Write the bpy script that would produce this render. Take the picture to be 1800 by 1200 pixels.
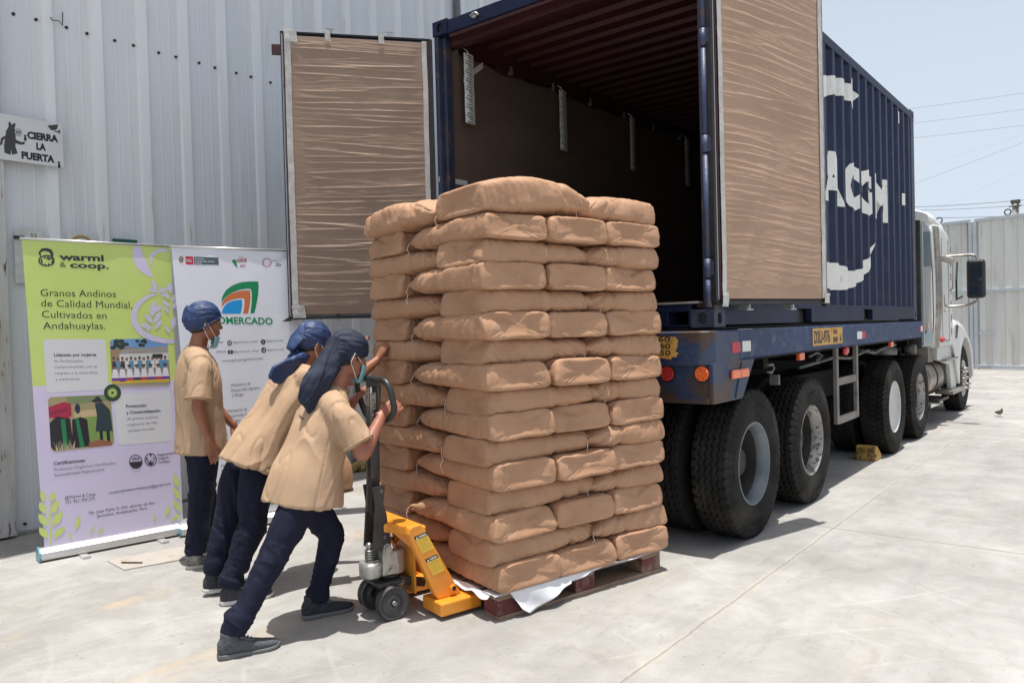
import bpy, bmesh, math, random
import numpy as np
from mathutils import Vector, Matrix, noise
R = math.radians
V = Vector
C = bpy.context.scene
for o in list(bpy.data.objects): bpy.data.objects.remove(o)

# ------------------------------------------------------------------ camera
CAMPOS = V((2.087, -4.679, 1.518)); FPX = 1353.0
YAW, PITCH, ROLL = R(38.784), R(0.993), R(-1.511)
_f = V((-math.sin(YAW)*math.cos(PITCH), math.cos(YAW)*math.cos(PITCH), -math.sin(PITCH)))
_r = V((math.cos(YAW), math.sin(YAW), 0)); _u = _r.cross(_f)
_r2 = _r*math.cos(ROLL) + _u*math.sin(ROLL); _u2 = -_r*math.sin(ROLL) + _u*math.cos(ROLL)
cd = bpy.data.cameras.new('camera'); cam = bpy.data.objects.new('camera', cd)
C.collection.objects.link(cam)
cd.sensor_fit = 'HORIZONTAL'; cd.sensor_width = 36; cd.lens = 36*FPX/1800
cd.clip_start = 0.05; cd.clip_end = 1000
cam.matrix_world = Matrix(((_r2.x, _u2.x, -_f.x, CAMPOS.x), (_r2.y, _u2.y, -_f.y, CAMPOS.y), (_r2.z, _u2.z, -_f.z, CAMPOS.z), (0, 0, 0, 1)))
C.camera = cam

# ------------------------------------------------------------------ world, sun, exposure
SUN_EL, SUN_AZ = R(86.2), R(128)      # azimuth measured from +y towards +x
w = bpy.data.worlds.new('World'); C.world = w; w.use_nodes = True
nt = w.node_tree; bg = nt.nodes['Background']
sky = nt.nodes.new('ShaderNodeTexSky'); sky.sky_type = 'NISHITA'; sky.sun_disc = False
sky.sun_elevation = SUN_EL; sky.sun_rotation = SUN_AZ; sky.altitude = 150
sky.air_density = 1.0; sky.dust_density = 5.0; sky.ozone_density = 1.0
bg.inputs[1].default_value = 0.10
_tc0 = nt.nodes.new('ShaderNodeTexCoord'); _sx = nt.nodes.new('ShaderNodeSeparateXYZ'); nt.links.new(_tc0.outputs['Generated'], _sx.inputs[0])
_mr = nt.nodes.new('ShaderNodeMapRange'); _mr.interpolation_type = 'SMOOTHSTEP'; _mr.inputs[1].default_value = .05; _mr.inputs[2].default_value = 1.25
_mr.inputs[3].default_value = 1; _mr.inputs[4].default_value = 0; nt.links.new(_sx.outputs[2], _mr.inputs[0])
_mx = nt.nodes.new('ShaderNodeMix'); _mx.data_type = 'RGBA'; nt.links.new(_mr.outputs[0], _mx.inputs[0])
nt.links.new(sky.outputs[0], _mx.inputs[6]); _mx.inputs[7].default_value = (6.2, 7.05, 8.1, 1)      # pale coastal haze towards the horizon
nt.links.new(_mx.outputs[2], bg.inputs[0])
ld = bpy.data.lights.new('sun', 'SUN'); sun = bpy.data.objects.new('sun', ld); C.collection.objects.link(sun)
ld.energy = 5.0; ld.angle = R(0.55); ld.color = (1.0, 0.965, 0.91)
_sd = V((math.sin(SUN_AZ)*math.cos(SUN_EL), math.cos(SUN_AZ)*math.cos(SUN_EL), math.sin(SUN_EL)))
sun.rotation_euler = _sd.to_track_quat('Z', 'Y').to_euler()
C.view_settings.view_transform = 'Standard'; C.view_settings.look = 'None'
C.view_settings.exposure = 0.16; C.view_settings.gamma = 1.0
C.render.engine = 'CYCLES'

# ------------------------------------------------------------------ frames
def ray(px, py): return _f + _r2*((px-900)/FPX) - _u2*((py-600)/FPX)
A2 = V((0.2458, 0.9693, 0)); N2 = V((0.9693, -0.2458, 0)); P0 = V((-0.482, -1.656, 0))
def S(s, w, z): return P0 + A2*s - N2*w + V((0, 0, z))         # stack frame: s forward, w to the left
def pvp(q0, px, py, wv=0):
    d = ray(px, py); t = ((V(q0)-CAMPOS).dot(N2)+wv)/d.dot(N2); return CAMPOS + d*t
def onx(px, py, X):
    d = ray(px, py); return CAMPOS + d*((X-CAMPOS.x)/d.x)

# ------------------------------------------------------------------ helpers
def mat(name, c1, c2=None, scale=4, rough=.6, metal=0, bump=0, bscale=40, stretch=(1, 1, 1), contrast=(.35, .65),
        c3=None, s3=12, con3=(.55, .7), spec=.5, bdist=.01, detail=6, tr=0, coat=0, crumple=0, cs=9):
    m = bpy.data.materials.new(name); m.use_nodes = True; n = m.node_tree; b = n.nodes['Principled BSDF']
    b.inputs['Roughness'].default_value = rough; b.inputs['Metallic'].default_value = metal
    b.inputs['Specular IOR Level'].default_value = spec
    if coat: b.inputs['Coat Weight'].default_value = coat
    b.inputs['Base Color'].default_value = (*c1, 1)
    tc = n.nodes.new('ShaderNodeTexCoord'); mp = n.nodes.new('ShaderNodeMapping'); mp.inputs['Scale'].default_value = stretch
    n.links.new(tc.outputs['Object'], mp.inputs[0])
    def ramp(sc, con, ca, cb, fac_only=False, off=0):
        nz = n.nodes.new('ShaderNodeTexNoise'); nz.inputs['Scale'].default_value = sc; nz.inputs['Detail'].default_value = detail
        nz.inputs['Roughness'].default_value = .6
        if off:
            ad = n.nodes.new('ShaderNodeVectorMath'); ad.inputs[1].default_value = (off, off, off)
            n.links.new(mp.outputs[0], ad.inputs[0]); n.links.new(ad.outputs[0], nz.inputs['Vector'])
        else: n.links.new(mp.outputs[0], nz.inputs['Vector'])
        rp = n.nodes.new('ShaderNodeValToRGB'); rp.color_ramp.elements[0].position = con[0]; rp.color_ramp.elements[1].position = con[1]
        rp.color_ramp.elements[0].color = (*ca, 1); rp.color_ramp.elements[1].color = (*cb, 1)
        n.links.new(nz.outputs[0], rp.inputs[0]); return rp
    last = None
    if c2 is not None:
        rp = ramp(scale, contrast, c1, c2); last = rp.outputs[0]
    if c3 is not None:
        rp = ramp(s3, con3, (0, 0, 0), (1, 1, 1), off=7)
        mx = n.nodes.new('ShaderNodeMix'); mx.data_type = 'RGBA'
        n.links.new(rp.outputs[0], mx.inputs[0])
        if last: n.links.new(last, mx.inputs[6])
        else: mx.inputs[6].default_value = (*c1, 1)
        mx.inputs[7].default_value = (*c3, 1); last = mx.outputs[2]
    if last: n.links.new(last, b.inputs['Base Color'])
    if bump:
        nz = n.nodes.new('ShaderNodeTexNoise'); nz.inputs['Scale'].default_value = bscale; nz.inputs['Detail'].default_value = 4
        n.links.new(mp.outputs[0], nz.inputs['Vector'])
        bp = n.nodes.new('ShaderNodeBump'); bp.inputs['Strength'].default_value = bump; bp.inputs['Distance'].default_value = bdist
        hgt = nz.outputs[0]
        if crumple:
            vn = n.nodes.new('ShaderNodeTexNoise'); vn.inputs['Scale'].default_value = 3; n.links.new(mp.outputs[0], vn.inputs['Vector'])
            va = n.nodes.new('ShaderNodeVectorMath'); va.operation = 'MULTIPLY_ADD'; va.inputs[1].default_value = (.25,)*3
            n.links.new(vn.outputs['Color'], va.inputs[0]); n.links.new(mp.outputs[0], va.inputs[2])
            vo = n.nodes.new('ShaderNodeTexVoronoi'); vo.feature = 'DISTANCE_TO_EDGE'; vo.inputs['Scale'].default_value = cs; n.links.new(va.outputs[0], vo.inputs['Vector'])
            mr = n.nodes.new('ShaderNodeMapRange'); mr.inputs[2].default_value = .22; mr.inputs[4].default_value = crumple; n.links.new(vo.outputs['Distance'], mr.inputs[0])
            ad2 = n.nodes.new('ShaderNodeMath'); n.links.new(hgt, ad2.inputs[0]); n.links.new(mr.outputs[0], ad2.inputs[1]); hgt = ad2.outputs[0]
        n.links.new(hgt, bp.inputs['Height']); n.links.new(bp.outputs[0], b.inputs['Normal'])
    if tr: b.inputs['Transmission Weight'].default_value = tr
    return m

def setp(o, label=None, cat=None, group=None, kind=None):
    if label: o['label'] = label
    if cat: o['category'] = cat
    if group: o['group'] = group
    if kind: o['kind'] = kind
    return o
def thing(name, label, cat, loc=(0, 0, 0), rotz=0, group=None):
    o = bpy.data.objects.new(name, None); C.collection.objects.link(o)
    o.location = loc; o.rotation_euler = (0, 0, rotz); o.empty_display_size = .1
    return setp(o, label, cat, group)
def link(name, me, parent=None, world=True):
    o = bpy.data.objects.new(name, me); C.collection.objects.link(o)
    if parent is not None:
        o.parent = parent
        if world:
            pm = Matrix.LocRotScale(parent.location, parent.rotation_euler, None)
            if parent.parent is not None:
                q = parent.parent
                pm = Matrix.LocRotScale(q.location, q.rotation_euler, None) @ parent.matrix_parent_inverse @ pm
            o.matrix_parent_inverse = pm.inverted()
    return o

class MB:
    def __init__(s): s.v = []; s.f = []; s.m = []; s.mi = 0; s.sm = []
    def add(s, vs, fs, smooth=False):
        b = len(s.v); s.v += [tuple(x) for x in vs]
        for f in fs: s.f.append(tuple(i+b for i in f)); s.m.append(s.mi); s.sm.append(smooth)
        return s
    def box(s, x0, x1, y0, y1, z0, z1, M=None):
        vs = [V((x, y, z)) for x in (x0, x1) for y in (y0, y1) for z in (z0, z1)]
        if M is not None: vs = [M @ p for p in vs]
        return s.add(vs, [(0, 1, 3, 2), (4, 6, 7, 5), (0, 4, 5, 1), (2, 3, 7, 6), (0, 2, 6, 4), (1, 5, 7, 3)])
    def obox(s, c, ax, ay, az, hx, hy, hz):
        c, ax, ay, az = V(c), V(ax).normalized(), V(ay).normalized(), V(az).normalized()
        vs = [c+ax*hx*i+ay*hy*j+az*hz*k for i in (-1, 1) for j in (-1, 1) for k in (-1, 1)]
        return s.add(vs, [(0, 1, 3, 2), (4, 6, 7, 5), (0, 4, 5, 1), (2, 3, 7, 6), (0, 2, 6, 4), (1, 5, 7, 3)])
    def bar(s, p, q, wd, ht, up=(0, 0, 1)):
        p, q = V(p), V(q); t = (q-p).normalized(); u = V(up); sd = t.cross(u).normalized(); u = sd.cross(t)
        return s.obox((p+q)/2, t, sd, u, (q-p).length/2, wd/2, ht/2)
    def ring(s, c, a, b, n, ex=2.0):
        c, a, b = V(c), V(a), V(b); out = []
        for i in range(n):
            th = 2*math.pi*i/n; x, y = math.cos(th), math.sin(th)
            if ex != 2.0:
                x = math.copysign(abs(x)**(2/ex), x); y = math.copysign(abs(y)**(2/ex), y)
            out.append(c+a*x+b*y)
        return out
    def loft(s, rings, caps=True, smooth=True, closed=False):
        n = len(rings[0]); vs = [p for r in rings for p in r]; fs = []
        m = len(rings)
        for i in range(m if closed else m-1):
            k = ((i+1) % m)
            for j in range(n):
                fs.append((i*n+j, i*n+(j+1) % n, k*n+(j+1) % n, k*n+j))
        s.add(vs, fs, smooth)
        if caps and not closed:
            b = len(s.v)-len(vs)
            s.f.append(tuple(b+j for j in range(n))[::-1]); s.m.append(s.mi); s.sm.append(False)
            s.f.append(tuple(b+(m-1)*n+j for j in range(n))); s.m.append(s.mi); s.sm.append(False)
        return s
    def cyl(s, p, q, r, n=20, r2=None, smooth=True):
        p, q = V(p), V(q); t = (q-p).normalized(); a = t.orthogonal().normalized(); b = t.cross(a)
        r2 = r if r2 is None else r2
        return s.loft([s.ring(p, a*r, b*r, n), s.ring(q, a*r2, b*r2, n)], True, smooth)
    def tube(s, pts, r, n=10, ref=None, closed=False, sub=0, ex=2.0):
        pts = [V(p) for p in pts]
        rr = r if isinstance(r, (list, tuple)) else [r]*len(pts)
        rr = [x if isinstance(x, (list, tuple)) else (x, x) for x in rr]
        if sub:
            np_, nr = [], []
            for i in range(len(pts)-1):
                p0, p1, p2, p3 = pts[max(i-1, 0)], pts[i], pts[i+1], pts[min(i+2, len(pts)-1)]
                r0, r1, r2, r3 = rr[max(i-1, 0)], rr[i], rr[i+1], rr[min(i+2, len(pts)-1)]
                for k in range(sub):
                    t = k/sub; h = [-.5*t+t*t-.5*t**3, 1-2.5*t*t+1.5*t**3, .5*t+2*t*t-1.5*t**3, -.5*t*t+.5*t**3]
                    np_.append(p0*h[0]+p1*h[1]+p2*h[2]+p3*h[3])
                    nr.append(tuple(r0[c]*h[0]+r1[c]*h[1]+r2[c]*h[2]+r3[c]*h[3] for c in (0, 1)))
            np_.append(pts[-1]); nr.append(rr[-1]); pts, rr = np_, nr
        rings = []; m = len(pts); pa = None
        for i in range(m):
            if closed: t = (pts[(i+1) % m]-pts[i-1]).normalized()
            else: t = (pts[min(i+1, m-1)]-pts[max(i-1, 0)]).normalized()
            if ref is not None: a = V(ref)
            elif pa is not None: a = pa
            else: a = t.orthogonal()
            a = (a-t*a.dot(t)).normalized(); pa = a; b = t.cross(a)
            rings.append(s.ring(pts[i], a*rr[i][0], b*rr[i][1], n, ex))
        return s.loft(rings, True, True, closed)
    def ball(s, c, rx, ry, rz, M=None, n=14, m=10):
        rings = []
        c = V(c)
        vs = []; fs = []
        for i in range(m+1):
            ph = math.pi*i/m
            for j in range(n):
                th = 2*math.pi*j/n
                p = V((rx*math.sin(ph)*math.cos(th), ry*math.sin(ph)*math.sin(th), rz*math.cos(ph)))+c
                vs.append(M @ p if M is not None else p)
        for i in range(m):
            for j in range(n): fs.append((i*n+j, (i+1)*n+j, (i+1)*n+(j+1) % n, i*n+(j+1) % n))
        return s.add(vs, fs, True)
    def prism(s, poly, o, ax, ay, h, thick_dir=None):
        o, ax, ay = V(o), V(ax), V(ay); az = V(thick_dir) if thick_dir is not None else ax.cross(ay).normalized()
        n = len(poly); lo = [o+ax*x+ay*y for x, y in poly]; hi = [p+az*h for p in lo]
        fs = [tuple(range(n))[::-1], tuple(range(n, 2*n))]+[(i, (i+1) % n, n+(i+1) % n, n+i) for i in range(n)]
        return s.add(lo+hi, fs)
    def grid(s, fn, nu, nv, smooth=True):
        vs = [fn(i/nu, j/nv) for i in range(nu+1) for j in range(nv+1)]
        fs = [(i*(nv+1)+j, (i+1)*(nv+1)+j, (i+1)*(nv+1)+j+1, i*(nv+1)+j+1) for i in range(nu) for j in range(nv)]
        return s.add(vs, fs, smooth)
    def mesh(s, name, mats, dedupe=False, fix=True):
        me = bpy.data.meshes.new(name); me.from_pydata(s.v, [], s.f)
        for mm in (mats if isinstance(mats, (list, tuple)) else [mats]): me.materials.append(mm)
        me.polygons.foreach_set('material_index', s.m); me.polygons.foreach_set('use_smooth', s.sm)
        if dedupe or fix:
            bm = bmesh.new(); bm.from_mesh(me)
            if dedupe: bmesh.ops.remove_doubles(bm, verts=bm.verts, dist=1e-5)
            if fix: bmesh.ops.recalc_face_normals(bm, faces=bm.faces)
            bm.to_mesh(me); bm.free()
        me.update(); return me
    def each(s, name, mats, parent=None, bevel=0, seg=2, fix=True, group=1):
        par = list(range(len(s.v)))
        def fd(a):
            while par[a] != a: par[a] = par[par[a]]; a = par[a]
            return a
        for f in s.f:
            for i in f[1:]: par[fd(i)] = fd(f[0])
        comp = {}
        for k, f in enumerate(s.f): comp.setdefault(fd(f[0]), []).append(k)
        keys = sorted(comp, key=lambda c: comp[c][0]); out = []
        for i in range(0, len(keys), group):
            q = MB(); mp = {}
            for c in keys[i:i+group]:
                for k in comp[c]:
                    nf = []
                    for vi in s.f[k]:
                        if vi not in mp: mp[vi] = len(q.v); q.v.append(s.v[vi])
                        nf.append(mp[vi])
                    q.f.append(tuple(nf)); q.m.append(s.m[k]); q.sm.append(s.sm[k])
            out.append(q.build(name, mats, parent, True, bevel, seg, fix))
        return out
    def build(s, name, mats, parent=None, world=True, bevel=0, seg=2, fix=True, dedupe=False):
        o = link(name, s.mesh(name, mats, dedupe, fix), parent, world)
        if bevel:
            b = o.modifiers.new('bevel', 'BEVEL'); b.width = bevel; b.segments = seg; b.limit_method = 'ANGLE'; b.angle_limit = R(40)
        return o

def realise(me, voxel=None, smooth=0, fac=.5, sub=0):
    o = bpy.data.objects.new('tmp', me); C.collection.objects.link(o)
    if voxel:
        m = o.modifiers.new('r', 'REMESH'); m.mode = 'VOXEL'; m.voxel_size = voxel; m.use_smooth_shade = True
    if smooth:
        m = o.modifiers.new('s', 'SMOOTH'); m.iterations = smooth; m.factor = fac
    dg = bpy.context.evaluated_depsgraph_get(); dg.update()
    ne = bpy.data.meshes.new_from_object(o.evaluated_get(dg)); ne.name = me.name
    mats = [x for x in me.materials]
    bpy.data.objects.remove(o)
    ne.materials.clear()
    for x in mats: ne.materials.append(x)
    return ne
def displace(me, fn):
    n = len(me.vertices); co = np.empty(n*3, np.float32); me.vertices.foreach_get('co', co); co = co.reshape(-1, 3)
    no = np.array([v.normal[:] for v in me.vertices])
    for i in range(n):
        d = fn(V(co[i]), V(no[i]))
        if isinstance(d, float): co[i] += no[i]*d
        else: co[i] += d
    me.vertices.foreach_set('co', co.reshape(-1)); me.update()
def nz(p, sc=1, off=0): return noise.noise(V((p[0]*sc+off, p[1]*sc-off*.7, p[2]*sc+off*1.3)))
def ridge(x): return (1-abs(x)*2)

_tc = {}
def text_data(body, bold=0.0):
    k = (body, bold)
    if k in _tc: return _tc[k]
    cu = bpy.data.curves.new('t', 'FONT'); cu.body = body; cu.size = 1; cu.offset = bold; cu.resolution_u = 3
    o = bpy.data.objects.new('t', cu); C.collection.objects.link(o)
    dg = bpy.context.evaluated_depsgraph_get(); dg.update()
    me = bpy.data.meshes.new_from_object(o.evaluated_get(dg))
    vs = [v.co.copy() for v in me.vertices]; fs = [tuple(p.vertices) for p in me.polygons]
    bpy.data.objects.remove(o); bpy.data.meshes.remove(me)
    if not vs: vs = [V((0, 0, 0)), V((.01, 0, 0)), V((0, .01, 0))]; fs = [(0, 1, 2)]
    x0 = min(v.x for v in vs); x1 = max(v.x for v in vs)
    _tc[k] = (vs, fs, x0, x1); return _tc[k]
CAPH = max(v.y for v in text_data('H')[0])
def text_on(mb, body, o, ax, ay, width, cap, bold=0.0, off=None, fn=None, sub=0):
    """lettering with left baseline at o, running along ax for width, capital height cap"""
    vs, fs, x0, x1 = text_data(body, bold); sx = width/(x1-x0); sy = cap/CAPH
    out = []
    for v in vs:
        x, y = (v.x-x0)*sx, v.y*sy
        out.append(fn(x, y) if fn else V(o)+V(ax)*x+V(ay)*y)
    mb.add(out, fs)

# ------------------------------------------------------------------ ground
def ground_material():
    m = bpy.data.materials.new('concrete'); m.use_nodes = True; n = m.node_tree; L = n.links; b = n.nodes['Principled BSDF']
    tc = n.nodes.new('ShaderNodeTexCoord'); co = tc.outputs['Object']
    def N(sc, det=6, ro=.6, st=None, rot=0, dist=0):
        mp = n.nodes.new('ShaderNodeMapping'); mp.inputs['Scale'].default_value = st or (1, 1, 1); mp.inputs['Rotation'].default_value = (0, 0, rot)
        L.new(co, mp.inputs[0]); z = n.nodes.new('ShaderNodeTexNoise'); z.inputs['Scale'].default_value = sc; z.inputs['Detail'].default_value = det
        z.inputs['Roughness'].default_value = ro; z.inputs['Distortion'].default_value = dist; L.new(mp.outputs[0], z.inputs['Vector']); return z.outputs[0]
    def ramp(x, p0, p1, c0=(0, 0, 0), c1=(1, 1, 1)):
        r = n.nodes.new('ShaderNodeValToRGB'); e = r.color_ramp.elements; e[0].position = p0; e[1].position = p1; e[0].color = (*c0, 1); e[1].color = (*c1, 1)
        L.new(x, r.inputs[0]); return r.outputs[0]
    def mix(f, a, c, typ='MIX'):
        x = n.nodes.new('ShaderNodeMix'); x.data_type = 'RGBA'; x.blend_type = typ
        if isinstance(f, float): x.inputs[0].default_value = f
        else: L.new(f, x.inputs[0])
        for i, q in ((6, a), (7, c)):
            if isinstance(q, tuple): x.inputs[i].default_value = (*q, 1)
            else: L.new(q, x.inputs[i])
        return x.outputs[2]
    def math_(op, a, c=None, clamp=False):
        x = n.nodes.new('ShaderNodeMath'); x.operation = op; x.use_clamp = clamp
        for i, q in enumerate((a, c)):
            if q is None: continue
            if isinstance(q, (int, float)): x.inputs[i].default_value = q
            else: L.new(q, x.inputs[i])
        return x.outputs[0]
    base = mix(ramp(N(.7, 8, .6), .38, .64), (.335, .326, .312), (.435, .426, .41))
    base = mix(ramp(N(3.2, 8, .68, dist=.6), .42, .62), mix(1.0, base, (.86, .855, .84), 'MULTIPLY'), base)
    base = mix(ramp(N(5, 6, .7, (1, .12, 1), .5), .5, .72), base, mix(1.0, base, (.87, .87, .88), 'MULTIPLY'))
    base = mix(ramp(N(4, 6, .7, (.12, 1, 1), -.3), .55, .72), base, mix(1.0, base, (1.09, 1.085, 1.08), 'MULTIPLY'))
    base = mix(ramp(N(1.1, 5, .7, (1, .35, 1), .9), .56, .72), base, mix(1.0, base, (1.02, .955, .85), 'MULTIPLY'))
    base = mix(ramp(N(160, 3, .7), .35, .7), mix(1.0, base, (.93, .93, .93), 'MULTIPLY'), base)
    base = mix(ramp(N(22, 8, .75, (1, 1, 1), 0, 1.5), .60, .68), base, mix(1.0, base, (.84, .83, .82), 'MULTIPLY'))
    # pale thin scuffs (curved)
    def scuffs(scale, rot, lo, hi):
        mp = n.nodes.new('ShaderNodeMapping'); mp.inputs['Rotation'].default_value = (0, 0, rot); L.new(co, mp.inputs[0])
        wv = n.nodes.new('ShaderNodeTexWave'); wv.wave_type = 'BANDS'; wv.inputs['Scale'].default_value = scale; wv.inputs['Distortion'].default_value = 9
        wv.inputs['Detail'].default_value = 2; wv.inputs['Detail Scale'].default_value = .35; L.new(mp.outputs[0], wv.inputs['Vector'])
        return math_('MULTIPLY', ramp(wv.outputs[1], lo, hi), ramp(N(1.3, 4, .6), .48, .62))
    base = mix(math_('MULTIPLY', scuffs(.9, .6, .985, .9995), .16), base, (.60, .595, .58))
    base = mix(math_('MULTIPLY', scuffs(.7, 2.0, .985, .9995), .14), base, (.60, .595, .57))
    base = mix(math_('MULTIPLY', scuffs(1.3, 1.2, .985, .9995), .3), base, (.36, .35, .34))
    base = mix(ramp(N(38, 2, .4), .70, .74), base, mix(1.0, base, (.66, .64, .61), 'MULTIPLY'))
    base = mix(ramp(N(1.7, 9, .78, (1, .5, 1), .4, 2.5), .56, .60), base, mix(1.0, base, (.93, .925, .915), 'MULTIPLY'))
    # joints and cracks
    sp = n.nodes.new('ShaderNodeSeparateXYZ'); L.new(co, sp.inputs[0]); X, Y = sp.outputs[0], sp.outputs[1]
    wob = math_('MULTIPLY', math_('SUBTRACT', N(2.5, 8, .75), .5), .055)
    def line(axis, val, wd, soft, per=None):
        d = math_('ADD', axis, wob); d = math_('SUBTRACT', d, val)
        if per: d = math_('SUBTRACT', math_('FLOORED_MODULO', math_('ADD', d, per/2), per), per/2)
        d = math_('ABSOLUTE', d)
        return math_('SUBTRACT', 1.0, math_('DIVIDE', math_('SUBTRACT', d, wd), soft), True)
    for ax, val, per in ((X, .385, 5.1), (Y, 1.12, 8.6)):
        ln = line(ax, val, .008, .022, per)
        base = mix(math_('MULTIPLY', ln, ramp(N(1.6, 5, .6), .35, .6)), base, (.42, .385, .34) if ax is X else (.38, .36, .32))
        base = mix(math_('MULTIPLY', line(ax, val, .0022, .005, per), .45 if ax is X else .85), base, (.10, .09, .08))
    st = math_('MULTIPLY', line(X, -1.32, .05, .09), ramp(N(6, 7, .7, (1, .4, 1)), .42, .66))
    base = mix(math_('MULTIPLY', st, .75), base, (.44, .36, .25))
    st = math_('MULTIPLY', line(X, -2.45, .03, .10), ramp(N(2.5, 7, .7), .50, .66))
    base = mix(math_('MULTIPLY', st, .6), base, (.50, .37, .22))
    L.new(base, b.inputs['Base Color'])
    L.new(ramp(N(7, 6, .6), .3, .7, (.62,)*3, (.85,)*3), b.inputs['Roughness'])
    b.inputs['Specular IOR Level'].default_value = .3
    bp = n.nodes.new('ShaderNodeBump'); bp.inputs['Strength'].default_value = .35; bp.inputs['Distance'].default_value = .004
    h = math_('ADD', math_('MULTIPLY', N(60, 5, .7), .6), math_('MULTIPLY', N(7, 6, .6), 1.2))
    h = math_('SUBTRACT', h, math_('MULTIPLY', line(X, .385, .003, .012, 5.1), 3.0))
    h = math_('SUBTRACT', h, math_('MULTIPLY', line(Y, 1.12, .002, .008, 8.6), 3.0))
    L.new(h, bp.inputs['Height']); L.new(bp.outputs[0], b.inputs['Normal'])
    return m
g = MB(); g.add([(-300, -300, 0), (300, -300, 0), (300, 300, 0), (-300, 300, 0)], [(0, 1, 2, 3)])
setp(g.build('ground', ground_material()), 'pale grey concrete yard floor with joints, cracks and brown stains', 'ground', kind='structure')

# ------------------------------------------------------------------ corrugated metal wall
M_wall = mat('painted_sheet', (.64, .665, .69), (.71, .73, .75), 1.1, .55, stretch=(3, 3, .35), c3=(.60, .60, .58), s3=2.2, con3=(.58, .74), bump=.25, bscale=9, bdist=.01)
M_wallrib = mat('sheet_rib', (.73, .745, .75), (.80, .805, .81), 2.0, .5, stretch=(3, 3, .3), c3=(.42, .37, .30), s3=3, con3=(.62, .72))
M_dark = mat('dark_metal', (.03, .03, .03), (.06, .055, .05), 20, .5, .3)
M_black = mat('black_rubber', (.012, .012, .012), (.02, .02, .02), 30, .6)
XW = -4.7
warehouse = thing('warehouse', 'pale blue-grey warehouse front of ribbed metal sheets left of the container', 'building', (XW, 0, 0))
wl = MB(); pitch = .385; y = -1.682-pitch*40; prof = []
wl_y1 = 22.0
while y < wl_y1:
    # pan: slight stiffening ribs, then a raised rib ending with a step (dark line)
    prof += [(y, 0), (y+.10, 0), (y+.105, .0022), (y+.115, .0022), (y+.12, 0), (y+.20, 0), (y+.205, .0022), (y+.215, .0022), (y+.22, 0),
             (y+pitch-.100, 0), (y+pitch-.090, .028), (y+pitch-.012, .030), (y+pitch-.009, -.006), (y+pitch-.004, -.006), (y+pitch-.002, .0)]
    y += pitch
vs = []
for (yy, d) in prof: vs += [(XW+d, yy, .03), (XW+d, yy, 7.6)]
wl.add(vs, [(2*i, 2*i+2, 2*i+3, 2*i+1) for i in range(len(prof)-1)])
wl.box(XW-.25, XW-.03, -17, 22, 0, 7.5)
for i in range(len(prof)-1):
    if prof[i][1] > .02 or prof[i+1][1] > .026: wl.m[i] = 1
me = wl.mesh('wall', [M_wall, M_wallrib], fix=False)
link('wall', me, warehouse)
# lapped second course: upper sheets sit 6 mm proud above 4.25 m
sc = MB()
k = 0; y = -1.682-pitch*12
while y < 8:
    for dy in (.10, .26):
        sc.cyl((XW-.002, y+dy, 4.075+.006*math.sin(k*2.1)), (XW+.012, y+dy, 4.075), .0125, 10); k += 1
    y += pitch
sc.each('screw', mat('rubber_washer', (.03, .025, .022), rough=.7), warehouse)
# eave and fascia
ev = MB(); ev.box(XW-.3, XW+1.0, -17, 22, 7.6, 7.7); ev.box(XW+.95, XW+1.01, -17, 22, 7.45, 7.60)
ev.build('eave', M_wallrib, warehouse)
M_post = mat('worn_white_paint', (.55, .55, .53), (.42, .40, .36), 3, .6, stretch=(3, 3, .6), c3=(.16, .09, .05), s3=9, con3=(.60, .66), bump=.4, bscale=30)
ps = MB(); ps.box(XW+.034, XW+.070, -2.60, -2.478, .02, 7.4); ps.box(XW+.032, XW+.060, -2.75, -2.605, .02, 7.4)
ps.build('door_post', M_post, warehouse, bevel=.004)
# downpipe high on the wall
dp = MB(); dp.cyl((XW+.05, onx(803, 10, XW+.05).y, 3.5), (XW+.05, onx(803, 10, XW+.05).y, 7.5), .045, 14)
dp.build('downpipe', mat('grey_pipe', (.10, .11, .12), (.16, .16, .16), 8, .5), warehouse)
# small fittings on the wall
bt = MB()
p = onx(36, 418, XW+.035); bt.cyl(p, p+V((.05, 0, 0)), .012, 10); bt.box(XW+.035, XW+.06, p.y-.05, p.y-.0, p.z-.012, p.z+.012)
p = onx(32, 492, XW+.005); bt.cyl(p, p+V((.02, 0, 0)), .012, 10)
p = onx(43, 920, XW+.005); bt.cyl(p, p+V((.02, 0, 0)), .012, 10)
bt.tube([onx(89, 31, XW+.03), onx(92, 36, XW+.05), onx(103, 37, XW+.05), onx(110, 45, XW+.04), onx(110, 22, XW+.03)], .004, 6)
bt.build('bolt', M_dark, warehouse)

# notices on the wall (mostly hidden behind the banner)
nb = MB(); a_, b_ = onx(24, 402, XW+.035), onx(76, 404, XW+.035)
nb.box(XW+.032, XW+.035, a_.y, b_.y, a_.z-.42, a_.z)
pn = nb.build('paper_notice', mat('old_paper', (.50, .50, .47), (.62, .62, .6), 12, .8, c3=(.2, .2, .2), s3=40, con3=(.66, .7)))
setp(pn, 'weathered paper notice on the metal wall above the left end of the green banner', 'notice')
tb = MB(); text_on(tb, '52', onx(54, 417, XW+.0365), (0, 1, 0), (0, 0, 1), .045, .03); tb.build('lettering', M_dark, pn)
cl = thing('round_notice', 'white notice with a gold ring and clock hand above the green banner', 'notice')
q0, q1 = onx(117, 407, XW+.035), onx(167, 412, XW+.035)
mb = MB(); mb.box(XW+.032, XW+.035, q0.y, q1.y, 2.05, q0.z); mb.build('board', mat('white_card', (.62, .63, .62), rough=.7), cl)
mb = MB(); cy, cz, rr = (q0.y+q1.y)/2, q0.z-.115, .085
mb.tube([(XW+.04, cy+rr*math.cos(t), cz+rr*math.sin(t)) for t in [2*math.pi*i/40 for i in range(40)]], .010, 6, closed=True)
mb.build('gold_ring', mat('ochre_paint', (.42, .28, .08), rough=.6), cl)
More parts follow.
